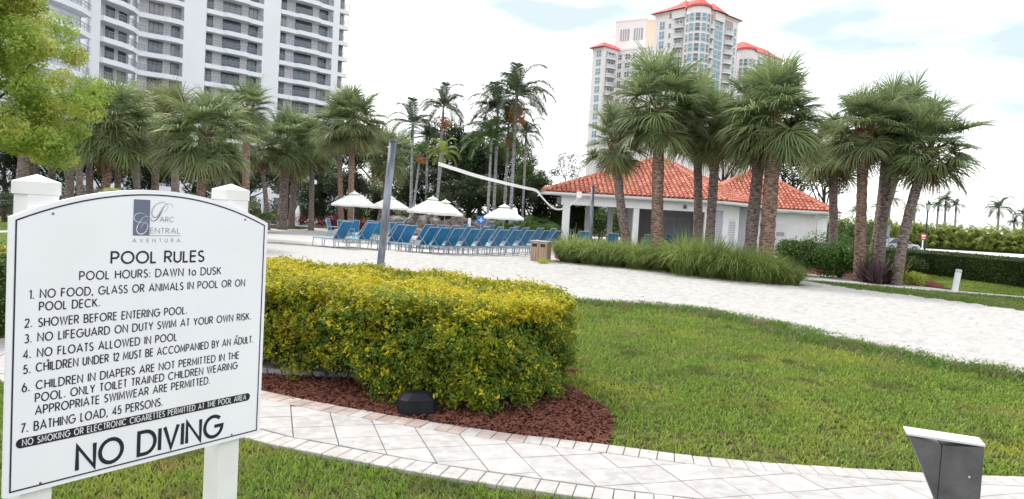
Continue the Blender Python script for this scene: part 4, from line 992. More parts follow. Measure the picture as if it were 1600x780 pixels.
tree('mid height green tree filling the gap left of the cabana roof', 842, 59, 840, 290, 40, 34, 'mid', 5, .15)
tree('leafy green tree under the bright green one', 812, 58, 806, 296, 36, 30, 'mid', 6, .15)
tree('green tree seen past the left end of the porch', 905, 60, 905, 330, 45, 28, 'mid', 1, .12)
tree('green tree seen through the middle of the porch', 975, 66, 978, 325, 50, 26, 'mid', 2, .12)
# lime tree at top left: nearer, own crown
r_ = random.Random(4); C = []; Rr = []
for i in range(150):
    a = r_.uniform(0,2*PI); zz = r_.uniform(-1,1.25); rr = 2.1*math.sqrt(1-(zz*.75)**2)*r_.uniform(.3,1.0)*(1-.38*max(0,zz)); C.append((rr*math.cos(a)*1.1-.15, rr*math.sin(a)-.35, zz*1.95+.1)); Rr.append(r_.uniform(.2,.5))
V, F = leafmass(C, Rr, 80000, .042, 44, .8, surf=.6)
lb = gx(20, 18.5); lc = at(15, 128, 18.5)-lb
lt = thing('lime_tree', 'lime green leafy tree filling the top left corner', 'tree', lb)
link('crown', npmesh('crown', V, F, M['leafyel']), lt, lc, kind='stuff')
mb = MB(); mb.tube([(-1.5,.6,0), (-1.3,.6,2), lc*.8+Vector((-.3,.5,-.3))], [.15,.11,.04], 8)
for i in range(9):
    a = r_.uniform(0,2*PI); e_ = lc+Vector((math.cos(a)*1.5, math.sin(a)*1.2, r_.uniform(-1,1.4))); mb.tube([Vector((-1.1,0,2.2+r_.uniform(0,1.2))), (lc+e_)/2+Vector((-.2,0,-.4)), e_], [.04,.03,.01], 5)
mb.build('trunk', M['bark'], lt)

# ------------------------------------------------------------------ shrubs
def bush(label, px, d, rw, rh, mt, seed=0, n=3500, size=.05, nm='shrub', zc=.5, cat='shrub', wide=1.0):
    """rw, rh in metres"""
    base = gx(px, d); o = thing(nm, label, cat, base); r_ = random.Random(seed); C = []; Rr = []
    for i in range(16):
        a = r_.uniform(0,2*PI); q = r_.uniform(0,.75); C.append((q*rw*math.cos(a), q*rw*math.sin(a)*wide, rh*r_.uniform(.25,.72))); Rr.append(min(rw,rh)*r_.uniform(.28,.42))
    V, F = leafmass(C, Rr, n, size, seed, .85); V[:,2] = np.maximum(V[:,2], .01)
    link('leaves', npmesh('leaves', V, F, M[mt]), o, kind='stuff')
    mb = MB()
    for i in range(6): mb.tube([(r_.uniform(-.1,.1),r_.uniform(-.1,.1),0), (C[i][0]*.7, C[i][1]*.7, C[i][2])], [.03,.012], 4)
    mb.build('stems', M['twig'], o); return o
for i, (px, d, rw, rh, lb_) in enumerate([(470,60,2.2,2.0,'dark spreading shrub behind the left pool edge'),(500,61,2.6,2.4,'dark shrub left of the white wall gap'),(540,60,2.2,1.9,'dark shrub under the first umbrella edge'),
    (590,58,2.4,1.9,'dark shrub behind the net pole foot'),(640,56,2.4,2.0,'dark shrub behind the left boulders'),(690,56,2.2,1.9,'dark shrub behind the middle boulders'),(745,56,2.4,2.2,'dark shrub by the blue sign'),
    (395,62,2.6,2.0,'dark shrub behind the blue deck chair'),(350,62,2.6,2.0,'dark shrub behind the right sign post'),(280,62,2.8,2.0,'dark shrub above the sign arch'),(200,60,2.8,2.0,'dark shrub left of the sign arch'),(130,58,2.8,2.2,'dark shrub right of the left sign post'),(60,54,2.8,2.2,'dark shrub left of the left sign post'),(5,48,2.2,1.8,'dark shrub at the left picture edge')]):
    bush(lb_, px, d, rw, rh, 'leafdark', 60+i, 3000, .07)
for i, (px, d, rw, rh, lb_) in enumerate([(462,56,1.6,.8,'low red leaved croton at the left pool edge'),(520,50,1.3,1.0,'red leaved croton behind the white chair'),(560,50,1.2,.9,'red croton between the paired palms'),(583,51,1.1,.8,'small red croton left of the net pole'),(640,50,1.4,.7,'red croton at the left boulders'),(425,58,1.4,.8,'red croton behind the grass island palm')]):
    bush(lb_, px, d, rw, rh, 'red', 80+i, 1500, .06)
def arching(label, px, d, n, h, mt='pinng', seed=0, sc=1, nm='arching_shrub'):
    base = gx(px, d); o = thing(nm, label, 'shrub', base); r_ = random.Random(seed)
    for i in range(n):
        f = link('frond', PIN[(r_.choice([1,1,2,2,3]), {'pinng':'g','pinny':'y','pinn':'d'}[mt])], o, (r_.uniform(-.5,.5), r_.uniform(-.5,.5), r_.uniform(.2,.6)*h), (0,0,r_.uniform(0,6.28)), (sc*r_.uniform(.6,1),)*3)
    mb = MB(); 
    for i in range(5): mb.tube([(r_.uniform(-.3,.3),r_.uniform(-.3,.3),0),(r_.uniform(-.3,.3),0,.6*h)], [.05,.03], 5)
    mb.build('stems', M['twig'], o); return o
arching('arching green shrub behind the single right umbrella', 800, 47, 22, 1.8, 'pinng', 1, .9)
arching('arching green shrub beside the cabana left column', 840, 46, 24, 1.9, 'pinng', 2, .95)
arching('arching green shrub at the bin end of the boulders', 862, 48, 20, 1.7, 'pinng', 3, .9)
arching('green feathery shrub behind the dark lounger end', 825, 50, 20, 2.2, 'pinng', 7, 1.0)
arching('yellow green frond plant peeking over the sign arch', 236, 20, 12, 2.4, 'pinny', 4, .62)
arching('green frond plant left of the right sign post top', 400, 40, 14, 2.0, 'pinng', 5, .8)
arching('dark frond plant between the grove palms', 330, 44, 14, 2.6, 'pinn', 6, .9)
arching('dark frond plant behind the left sign post', 140, 42, 14, 2.6, 'pinn', 8, 1.0)
arching('green frond plant beside the left edge lawn', 3, 36, 14, 1.4, 'pinn', 9, .6)
bush('tall green shrub behind the left porch bay', 898, 63, 3.0, 3.6, 'leafmid', 201, 5000, .09)
bush('tall green shrub behind the middle porch bay', 940, 64, 3.0, 3.6, 'leafmid', 202, 5000, .09)
bush('tall green shrub behind the rear porch columns', 980, 65, 3.0, 3.6, 'leafbright', 203, 5000, .09)
bush('tall dark shrub left of the cabana at the rear', 858, 62, 3.0, 3.2, 'leafmid', 204, 5000, .09)
# right side planting
bush('dark green rounded shrub right of the cabana door', 1258, 28.5, 1.3, 1.55, 'leafbright', 91, 8000, .05)
bush('green clipped shrub beside the upright right palm', 1312, 28.5, 1.25, 1.45, 'leafbright', 92, 8000, .05)
bush('bright clipped hedge shrub behind the right hand palms', 1330, 36, 2.2, .95, 'leafbright', 93, 4000, .05)
bush('yellow green shrub in red mulch left of the bollard', 1420, 26.5, .62, .5, 'yelplant', 94, 2600, .035)
bush('small yellow green shrub before the right palm group', 1443, 27, .4, .42, 'yelplant', 95, 1500, .035)
bush('green shrub at the right end of the cabana wall', 1300, 48, 1.8, 1.9, 'leafbright', 96, 4000, .06)
bush('dark shrub behind the curving grey palm', 1402, 34, 1.6, 1.0, 'leafmid', 97, 4000, .05)
bush('tall green shrub far behind the clipped shrubs', 1325, 60, 3.2, 3.4, 'leafmid', 98, 5000, .09)
def spear(label, px, d, n, h, mt, seed, wd=.05, spread=.9, nm='spiky_plant', cat='plant'):
    base = gx(px, d); o = thing(nm, label, cat, base); r_ = random.Random(seed)
    V = []; F = []
    for i in range(n):
        a = r_.uniform(0,2*PI); e = r_.uniform(.35,1.4); dv_ = Vector((math.cos(a)*math.cos(e)*spread, math.sin(a)*math.cos(e)*spread, math.sin(e))).normalized()
        p = Vector((r_.uniform(-.15,.15), r_.uniform(-.15,.15), .02)); ps = [p.copy()]; ln = h*r_.uniform(.6,1.1)
        for j in range(4): p = p+dv_*(ln/4); ps.append(p.copy()); dv_ = (dv_+Vector((0,0,-.12*(j+.3)))).normalized()
        strip(V, F, ps, wd*.5, .004, Vector((-math.sin(a), math.cos(a), 0)), wd*.6)
    link('leaves', npmesh('leaves', [tuple(v) for v in V], F, M[mt]), o, kind='stuff'); return o
for i, (px, d) in enumerate([(1352,26.5),(1368,26),(1382,26.2),(1395,26.5)]):
    spear(['dark purple spiky plant left of the palm group foot','dark purple spiky plant at the palm group foot','dark purple spiky plant before the barky trunk','dark purple spiky plant by the curving palm foot'][i], px, d, 60, 1.1, 'purple', 5+i, .07)
spear('yellow green spiky plant by the foot of the curving palm', 1408, 26, 34, .95, 'yelplant', 15, .05)
spear('tiny yellow green tuft at the foot of the bin', 848, 26.2, 50, .4, 'yelplant', 16, .03, nm='grass_tuft')
# fountain grass clumps
def clump(label, px, d, rw, h, seed, n=1500):
    rw *= .8; base = gx(px, d); o = thing('fountain_grass', label, 'grass clump', base, 0); r_ = np.random.RandomState(seed)
    a = r_.rand(n)*2*PI; q = r_.rand(n)**.6*rw*.5; L0 = h*(.75+.85*r_.rand(n)); out_ = .15+q/rw*1.5+r_.rand(n)*.55
    x0, y0 = q*np.cos(a), q*np.sin(a); a2 = a+r_.randn(n)*.5; dx, dy = np.cos(a2), np.sin(a2); wd = .011+.013*r_.rand(n); sx, sy = -np.sin(a2)*wd, np.cos(a2)*wd
    rows = []
    for t in (0, .3, .6, .85, 1.0):
        hor = out_*L0*t**1.3*.74; z = L0*(t*1.08-.62*np.minimum(out_,1.5)*t**2.6); k = 1-t*.9
        rows += [np.stack([x0+dx*hor-sx*k, y0+dy*hor-sy*k, np.maximum(z,.01)],1), np.stack([x0+dx*hor+sx*k, y0+dy*hor+sy*k, np.maximum(z,.01)],1)]
    V = np.stack(rows,1).reshape(-1,3); b = (np.arange(n)*10)[:,None,None]
    F = (b+np.array([[[2*i,2*i+1,2*i+3,2*i+2] for i in range(4)]])).reshape(-1,4)
    link('blades', npmesh('blades', V, F, M['clump']), o, kind='stuff'); return o
for i, (px, d, rw, h, lb_) in enumerate([(893,28,1.0,1.05,'leftmost fountain grass clump beside the bin'),(925,27.4,.95,.95,'small fountain grass clump before the thin net pole'),(957,27,1.0,1.0,'fountain grass clump before the second porch column'),
  (1000,26.4,1.0,1.05,'fountain grass clump at the foot of the tall rusty palm'),(1035,26,.9,.9,'fountain grass clump left of the biggest one'),(1073,24.6,1.15,1.3,'big bright fountain grass clump in the middle of the bed'),(1112,24,1.2,1.28,'big fountain grass clump before the cabana corner'),
  (1152,23.4,1.15,1.15,'fountain grass clump before the two leaning palms'),(1190,23,1.05,.98,'fountain grass clump at the foot of the orange palm'),(1225,22.8,.9,.62,'low rightmost fountain grass clump by the walkway')]):
    clump(lb_, px, d, rw, h, 30+i, 1700)

# right hedges
hf = [gp(1458,431), gp(1600,451), gp(1800,480)]
hp = [xy(hf[0]), xy(hf[1]), xy(hf[2])]; nb = Vector((.25, 1.0))
box_hedge('clipped_hedge', 'long dark green clipped hedge behind the bollard lawn', [(hp[0][0]-5, hp[0][1]+5.2), hp[0], hp[1], hp[2], (hp[2][0]+1.6, hp[2][1]+1.6), (hp[1][0]+.8, hp[1][1]+2.2), (hp[0][0]+.4, hp[0][1]+2.5), (hp[0][0]-4.5, hp[0][1]+7)], 1.12, M['leafmid'], 42000, .042, 3)
lf = [gp(-250,500), gp(20,524)]
box_hedge('clipped_hedge', 'dark green hedge end showing left of the sign', [(lf[0].x-1.5, 9.3), (lf[1].x-.8, 8.0), (lf[1].x+1.2, 8.2), (lf[1].x+1.3, 9.4), (lf[0].x-1.5, 10.6)], .98, M['leafmid'], 16000, .018, 8)
# areca hedge far right
ah = thing('areca_hedge', 'tall yellow green areca palm hedge along the far side of the road', 'hedge', gx(1460, 118))
bx0 = gx(1225, 122); bx1 = gx(1780, 112); b0 = ah.location.copy(); r_ = random.Random(9); V = []; F = []
for i in range(1500):
    k = r_.random(); base = bx0.lerp(bx1, k)+Vector((r_.uniform(-.6,.6), r_.uniform(-1.2,1.2), r_.uniform(0.2,3.0)))-b0
    a = r_.uniform(0,2*PI); e = r_.uniform(.6,1.4); d0 = Vector((math.cos(a)*math.cos(e), math.sin(a)*math.cos(e), math.sin(e))); p = base.copy(); ps = [p.copy()]; ds = [d0.copy()]
    for j in range(5): p = p+d0*.42; ps.append(p.copy()); d0 = (d0+Vector((0,0,-.25*(j*.5+.4)))).normalized(); ds.append(d0.copy())
    s_ = Vector((-math.sin(a), math.cos(a), 0))
    for j in range(1, 6):
        for sg in (-1,1):
            for h_ in (0, .5):
                q = ps[j].lerp(ps[j-1], h_); e_ = q+s_*sg*.42+ds[j]*.22+Vector((0,0,-.28)); b_ = len(V)
                wv = ds[j]*.10; V += [q-wv, q+wv, e_]; F.append((b_, b_+1, b_+2))
link('fronds', npmesh('fronds', [tuple(v) for v in V], F, M['pinny']), ah, kind='stuff')
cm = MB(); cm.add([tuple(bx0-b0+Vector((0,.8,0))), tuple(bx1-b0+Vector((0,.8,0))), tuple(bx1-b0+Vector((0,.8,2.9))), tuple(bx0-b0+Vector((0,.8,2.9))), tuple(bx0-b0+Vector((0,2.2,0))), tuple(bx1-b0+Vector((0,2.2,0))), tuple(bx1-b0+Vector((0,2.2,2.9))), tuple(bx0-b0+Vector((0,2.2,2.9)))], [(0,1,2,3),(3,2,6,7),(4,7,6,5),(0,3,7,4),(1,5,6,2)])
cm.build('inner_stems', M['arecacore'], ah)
for i, (px, py, r, key, lb_) in enumerate([(1391,312,20,'g','royal palm far behind the barky trunk'),(1372,325,14,'y','small pale palm left of the far royal palm'),(1430,322,15,'y','pale far palm left of the street lamp'),(1422,326,13,'g','small far palm beside the pale one'),
    (1466,322,16,'g','green far palm right of the street lamp'),(1478,314,17,'d','taller dark far palm right of the street lamp'),(1494,322,15,'d','dark far palm standing right of a taller one'),(1561,326,24,'d','dark royal palm alone against the sky on the right'),(1600,336,18,'d','dark far palm at the right edge'),(1585,348,12,'d','low dark palm near the right edge'),
    (1340,330,16,'g','far palm between the cabana and the right group')]):
    feather(lb_, px-4, 126, px, py, r, 4, key, 15, 50+i, nm='royal_palm')

# ------------------------------------------------------------------ right side furniture
bb_ = gp(1491, 457.5); d0 = bb_.y; bo = thing('bollard', 'white round bollard standing on the grass strip by the walkway', 'bollard', bb_)
tp_ = at(1498.5, 421, d0)-bb_; rr = 4.6*d0/FPX
m_ = MB(); m_.tube([(0,0,0), tp_*.86], rr, 16); m_.build('shaft', M['white'], bo, smooth=False)
m_ = MB(); m_.tube([tp_*.86, tp_*.88, tp_*.885, tp_*.97, tp_], [rr*.93, rr*.93, rr*1.03, rr*1.03, rr*.8], 16); m_.build('cap', M['louvre'], bo)
lp = thing('street_lamp', 'dark green street lamp with a lantern head beyond the hedge', 'street lamp', gx(1443.5, 60))
zt_ = at(1451, 313, 60).z
m_ = MB(); m_.tube([(0,0,0),(0,0,.5),(0,0,.6),(0,0,zt_-.9)], [.16,.14,.08,.06], 10); m_.build('post', M['lampgreen'], lp)
m_ = MB(); m_.tube([(0,0,zt_-.85),(0,0,zt_-.35)], [.11,.2], 8); m_.build('lantern_glass', M['lampglass'], lp)
m_ = MB(); m_.tube([(0,0,zt_-.95),(0,0,zt_-.86)], [.06,.14], 8); m_.tube([(0,0,zt_-.35),(0,0,zt_-.3),(0,0,zt_-.12),(0,0,zt_+.02)], [.26,.24,.1,.02], 8)
for k in range(4): a = k*PI/2+.4; m_.tube([(.11*math.cos(a),.11*math.sin(a),zt_-.86),(.2*math.cos(a),.2*math.sin(a),zt_-.34)], .014, 4)
m_.build('lantern_frame', M['lampgreen'], lp)
ns = thing('traffic_sign', 'small square red and white sign on a white post by the road', 'sign', gx(1439.5, 58)); zc = at(1441, 370, 58).z
m_ = MB(); m_.box(-.04,.04,-.02,.02,0,zc-.2); m_.build('post', M['white'], ns)
m_ = MB(); m_.box(-.2,.2,-.05,-.03,zc-.25,zc+.25); m_.build('panel', M['signred'], ns)
m_ = MB(); m_.box(-.15,.15,-.056,-.051,zc+.03,zc+.15); m_.box(-.13,.13,-.056,-.051,zc-.14,zc-.08); m_.build('white_marking', M['white'], ns)
ub_ = thing('notice_board', 'blue grey notice panel on a post seen between the right hand palms', 'sign', gx(1381, 40)); zc = at(1383, 361, 40).z
m_ = MB(); m_.box(.12,.17,-.02,.03,0,zc+.3); m_.build('post', M['boxgrey'], ub_); m_ = MB(); m_.box(-.17,.12,-.05,.04,zc-.32,zc+.3); m_.build('panel', M['boxgrey'], ub_)
# parked car beyond the hedge
cr = thing('parked_car', 'silver grey saloon car parked on the far road behind the palms', 'car', gx(1404, 88), .05)
def loft(secs, mt, name, par, smooth=True):
    mb = MB(); n = len(secs[0]); vs = [p for s_ in secs for p in s_]
    mb.add(vs, [(i*n+k, (i+1)*n+k, (i+1)*n+(k+1)%n, i*n+(k+1)%n) for i in range(len(secs)-1) for k in range(n)]+[tuple(range(n)), tuple(range(len(secs)*n-1, (len(secs)-1)*n-1, -1))]); return mb.build(name, mt, par, smooth=False)
def sec(x, z0, z1, w_): return [(x,-w_,z0),(x,-w_,z1*.85),(x,-w_*.86,z1),(x,w_*.86,z1),(x,w_,z1*.85),(x,w_,z0)]
loft([sec(-2.2,.35,.65,.7), sec(-2.1,.25,.82,.82), sec(-1.3,.22,.92,.87), sec(.6,.22,.93,.88), sec(1.9,.24,.8,.84), sec(2.25,.33,.6,.7)], M['carpaint'], 'body', cr)
m_ = MB(); V8 = [(-1.75,.86,.92),(1.1,.86,.92),(.35,.66,1.42),(-1.05,.66,1.42)]
m_.add([(x,-y,z) for x,y,z in V8]+[(x,y,z) for x,y,z in V8], [(0,1,2,3),(7,6,5,4),(1,5,6,2),(0,3,7,4)]); m_.build('window_glass', M['glass'], cr)
m_ = MB(); m_.box(-1.05,.35,-.67,.67,1.42,1.46); m_.tube([(1.1,-.86,.92),(.35,-.67,1.43)],.03,5); m_.tube([(-.3,-.87,.92),(-.35,-.67,1.43)],.03,5); m_.tube([(-1.75,-.86,.92),(-1.05,-.67,1.43)],.03,5); m_.build('roof', M['carpaint'], cr)
wm = MB(); wm.tube([(0,-.1,0),(0,.1,0)], .32, 16); wme = wm.mesh('wheel', M['tyre'])
for sx in (-1.35,1.4):
    for sy in (-.8,.8):
        wo = link('wheel', wme, cr, (sx,sy,.32)); hm = MB(); hm.tube([(0,-.11 if sy<0 else .1,0),(0,-.1 if sy<0 else .11,0)], .2, 10); hm.build('hub_cap', M['alu'], wo)

# ------------------------------------------------------------------ cabana
EZ = 3.42
cab = thing('cabana', 'white stucco pool cabana with red clay tile hip roofs and an open porch', 'building', (10, 50, 0))
cl = Vector((10, 50, 0))
def tile_face(poly3, apex_line, mtA, mtB, as_parts, parent, tw=.30, tl=.36):
    """poly3: planar roof polygon, first edge (p0->p1) is the eave. Barrel tiles laid in courses."""
    p0, p1 = Vector(poly3[0]), Vector(poly3[1]); ex = (p1-p0).normalized(); nrm = None
    for q in poly3[2:]:
        nn = ex.cross(Vector(q)-p0)
        if nn.length > 1e-3: nrm = nn.normalized(); break
    if nrm.z < 0: nrm = -nrm
    ey = nrm.cross(ex).normalized()
    if ey.z < 0: ey = -ey
    P2 = [((Vector(q)-p0).dot(ex), (Vector(q)-p0).dot(ey)) for q in poly3]
    base = MB(); base.add([Vector(q)-nrm*.06 for q in poly3], [tuple(range(len(poly3)))]); base.build('roof_deck', M['tile'], parent)
    X0 = min(p[0] for p in P2); X1 = max(p[0] for p in P2); Y1 = max(p[1] for p in P2)
    # one tile mesh (half barrel) in this face's frame
    vs = []; n = 5
    for (yy, r_, lift) in ((-.03, tw*.44, .025), (tl, tw*.36, .0)):
        for k in range(n+1):
            a = PI*k/n; v_ = ex*(math.cos(a)*r_)+nrm*(math.sin(a)*r_*.75+lift-.02)+ey*yy; vs.append(v_)
    fs = [(k, k+1, n+2+k, n+1+k) for k in range(n)]+[tuple(range(n+1))]
    tm = [MB().add(vs, fs).mesh('roof_tile', m, smooth=False) for m in (mtA, mtB)]
    rest = MB(); cnt = 0; r2 = random.Random(len(TILES)); cells = []
    j = 0
    while j*tl < Y1:
        i = 0
        while X0+i*tw < X1:
            cx, cy = X0+(i+.5)*tw, (j+.35)*tl
            ins_ = inpoly(np.array([cx]), np.array([cy]), P2)[0]
            if ins_: cells.append((cx, j*tl))
            i += 1
        j += 1
    for idx, (cx, cy) in enumerate(cells):
        pos = p0+ex*cx+ey*cy+nrm*r2.uniform(-.004,.008)
        if as_parts and len(TILES) < 300: TILES.append(link('roof_tile', tm[r2.random() < .35], parent, pos))
        else: rest.m = 1 if r2.random() < .35 else 0; rest.add([pos+v_ for v_ in vs], fs)
    if rest.v: rest.build('roof_tiles', [mtA, mtB], parent, kind='stuff')
TILES = []
apA = at(1030, 247, 54)-cl; 
lfA = at(848, 297, 46.5); EZ = lfA.z; lfA = lfA-cl
def L3(x, y, z): return Vector((x, y, z))-cl
xr = gx(1120, 46.5).x
pA = [L3(lfA.x+10, 46.5, EZ), L3(xr+.35, 46.5, EZ), L3(16.9, 50.2, EZ), L3(17.4, 60, EZ), L3(lfA.x+10, 61.5, EZ)]
ap1 = apA+Vector((-.25,0,0)); ap2 = apA+Vector((.4,0,-.02))
roofA = None
tile_face([pA[0], pA[1], ap2, ap1], None, M['tile'], M['tileb'], True, cab)
tile_face([pA[1], pA[2], ap2], None, M['tile'], M['tileb'], True, cab)
tile_face([pA[2], pA[3], ap2], None, M['tile'], M['tileb'], False, cab)
m_ = MB(); m_.add([pA[0], pA[4], ap1, pA[4], pA[3], ap2, ap1], [(0,1,2),(3,4,5,6)]); m_.build('rear_roof', M['tile'], cab)
def ridge(a, b, r=.14, parent=None):
    L_ = (b-a).length; n = int(L_/.38); mb = MB()
    for i in range(n):
        q0 = a.lerp(b, i/n); q1 = a.lerp(b, (i+1.12)/n); mb.tube([q0, q1], [r*1.12, r*.9], 7)
    mb.build('ridge_tiles', M['tileb'], parent or cab)
ridge(pA[0], ap1); ridge(pA[1], ap2); ridge(ap1, ap2)
# roof B
exB = at(1184, 321, 51.5); EZB = EZ-.15
qB = [Vector((12.5, 51.8, EZB)), Vector(gx(1296, 51.8, EZB)), Vector(gx(1316, 57, EZB))]
pB = [q-cl for q in qB]; apB = at(1180, 263, 57)-cl
pB.append(Vector((qB[2].x-.3, 63, EZB))-cl); pB.append(Vector((12.5, 63, EZB))-cl)
tile_face([pB[0], pB[1], apB], None, M['tile'], M['tileb'], False, cab)
tile_face([pB[1], pB[2], apB], None, M['tile'], M['tileb'], False, cab)
m_ = MB(); m_.add([pB[2], pB[3], apB, pB[3], pB[4], apB, pB[4], pB[0], apB], [(0,1,2),(3,4,5),(6,7,8)]); m_.build('rear_roof', M['tile'], cab)
ridge(pB[1], apB); ridge(pB[0], apB)
# fascia / soffit / gutter
def band(a, b, h, t, mt, nm, drop=0, inn=0):
    d_ = (b-a); d_.z = 0; d_.normalize(); n_ = Vector((d_.y, -d_.x, 0)); mb = MB()
    vs = []
    for z_ in (-drop-h, -drop):
        for (p, o_) in ((a, -inn), (b, -inn), (b, -inn-t), (a, -inn-t)): vs.append(p+n_*o_+Vector((0,0,z_)))
    mb.add(vs, [(0,3,2,1),(4,5,6,7),(0,1,5,4),(1,2,6,5),(2,3,7,6),(3,0,4,7)]); return mb.build(nm, mt, cab)
for a, b in ((pA[0],pA[1]),(pA[1],pA[2]),(pB[0]+Vector((5.0,0,0)),pB[1]),(pB[1],pB[2])):
    band(a, b, .13, .10, M['fascia'], 'gutter', .07); band(a, b, .06, .9, M['fascia'], 'soffit', .20, .06)
m_ = MB(); m_.add([pA[0]-Vector((0,0,.2)), pA[4]-Vector((0,0,.2)), pA[4]-Vector((0,0,.05)), pA[0]-Vector((0,0,.05))], [(0,1,2,3)]); m_.build('gutter', M['fascia'], cab)
# porch beam and columns
yF = 47.1-50; xl = gx(876, 47.1).x-10; x2 = gx(986, 47.1).x-10; x3 = gx(1097, 47.1).x-10; xe = gx(1106, 47.1).x-10
m_ = MB(); m_.box(xl-.12, xe+.3, yF-.15, yF+.2, EZ-.82, EZ-.265); m_.build('porch_beam', M['stucco'], cab)
for a, w_ in ((xl,.46),(x2,.36),(x3,.36)):
    m_ = MB(); m_.box(a, a+w_, yF-.12, yF+.24, 0, EZ-.823); m_.build('column', M['stucco'], cab)
for a in (gx(912,52).x-10, gx(947,52).x-10, gx(962,57).x-10):
    m_ = MB(); m_.box(a, a+.36, 1.9, 2.26, 0, EZ-.7); m_.build('column', M['stucco'], cab)
m_ = MB(); m_.box(xl-.1, x3, 1.95, 2.25, EZ-.698, EZ-.27); m_.build('rear_beam', M['stucco'], cab)
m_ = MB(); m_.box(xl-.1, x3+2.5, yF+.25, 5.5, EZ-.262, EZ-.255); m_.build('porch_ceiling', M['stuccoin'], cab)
# enclosed room
xi = gx(1022, 51).x-10
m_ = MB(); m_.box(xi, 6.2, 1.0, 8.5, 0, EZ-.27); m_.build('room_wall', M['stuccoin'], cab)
for pxa in (1033, 1056):
    a = gx(pxa, 51).x-10; m_ = MB(); m_.box(a, a+.85, .93, .998, .0, 2.15); dr = m_.build('louvre_door', M['louvre'], cab)
    for k in range(16):
        m_ = MB(); zz = .35+k*.105; m_.add([(a+.12,.925,zz),(a+.73,.925,zz),(a+.73,.885,zz+.05),(a+.12,.885,zz+.05),(a+.73,.925,zz+.055),(a+.12,.925,zz+.055)], [(0,1,2,3),(3,2,4,5)]); m_.build('slat', M['louvg'], dr)
# chamfer wall of A (x3 .. )
ca = Vector((xe-.02, yF, 0)); cb_ = Vector((gx(1151, 50.4).x-10, .4, 0))
def wall(a, b, z1, t=.2, nm='wall', m=None):
    d_ = (b-a).normalized(); n_ = Vector((d_.y,-d_.x,0)); mb = MB(); vs = []
    for z_ in (0, z1):
        for p, o_ in ((a,0),(b,0),(b,-t),(a,-t)): vs.append(p+n_*o_+Vector((0,0,z_)))
    mb.add(vs, [(0,3,2,1),(4,5,6,7),(0,1,5,4),(1,2,6,5),(2,3,7,6),(3,0,4,7)]); return mb.build(nm, m or M['stucco'], cab), d_, n_
wall(ca, cb_, EZ-.27)
d_ = (cb_-ca).normalized(); n_ = Vector((d_.y,-d_.x,0)); WL = (cb_-ca).length
def panel(a, d_, n_, s0, s1, z0, z1, t, m, nm, par=None):
    mb = MB(); vs = []
    for z_ in (z0, z1):
        for s_, o_ in ((s0,t),(s1,t),(s1,-.02),(s0,-.02)): vs.append(a+d_*s_+n_*o_+Vector((0,0,z_)))
    mb.add(vs, [(0,3,2,1),(4,5,6,7),(0,1,5,4),(1,2,6,5),(2,3,7,6),(3,0,4,7)]); return mb.build(nm, m, par or cab)
ow = panel(ca, d_, n_, .15*WL, .42*WL, .3, 2.75, .03, M['louvg'], 'shutter')
for k in range(20): panel(ca, d_, n_, .17*WL, .40*WL, .38+k*.115, .43+k*.115, .05, M['louvre'], 'slat', ow)
ow = panel(ca, d_, n_, .64*WL, .88*WL, .3, 2.3, .03, M['fascia'], 'shutter')
for s0 in (.665, .77):
    for k in range(15): panel(ca, d_, n_, s0*WL, (s0+.085)*WL, .42+k*.115, .48+k*.115, .05, M['louvg'], 'slat', ow)
# wall B
b0_ = Vector((gx(1151,51).x-10, 2.6, 0)); b1_ = Vector((gx(1269, 52.6).x-10, 2.6, 0)); b2_ = Vector((gx(1289, 56).x-10, 6.0, 0))
wall(cb_+Vector((.02,.1,0)), b0_+Vector((.15,0,0)), EZB-.27); 
_, dB, nB = wall(b0_+Vector((.36,0,0)), b1_, EZB-.27); _, dC, nC = wall(b1_+Vector((.02,.02,0)), b2_, EZB-.27, m=M['stucco'])
s0 = gx(1206, 52.6).x-10-b0_.x-.36; dr = panel(b0_+Vector((.36,0,0)), dB, nB, s0, s0+.95, .03, 2.15, .04, M['fascia'], 'service_door')
panel(b0_+Vector((.36,0,0)), dB, nB, s0+.2, s0+.75, 1.28, 1.55, .06, M['louvg'], 'vent_grille', dr); panel(b0_+Vector((.36,0,0)), dB, nB, s0+.05, s0+.2, 1.0, 1.07, .09, M['frame'], 'handle', dr)
m_ = MB(); q = b1_+Vector((.12,-.12,0)); m_.tube([q+Vector((0,0,.1)), q+Vector((0,0,EZB-.7)), q+Vector((.25,-.1,EZB-.5)), q+Vector((1.1,-.3,EZB-.42)), q+Vector((1.2,-.3,EZB-.2))], .05, 8); m_.build('downspout', M['fascia'], cab)
m_ = MB(); q = Vector((gx(1064,46.9).x-10, -3.05-.35, EZ-.45)); m_.tube([q, q+Vector((0,0,-.22))], [.1,.13], 6); m_.tube([q+Vector((0,.25,.02)), q+Vector((0,0,.05))], .02, 5); m_.build('wall_lantern', M['frame'], cab)

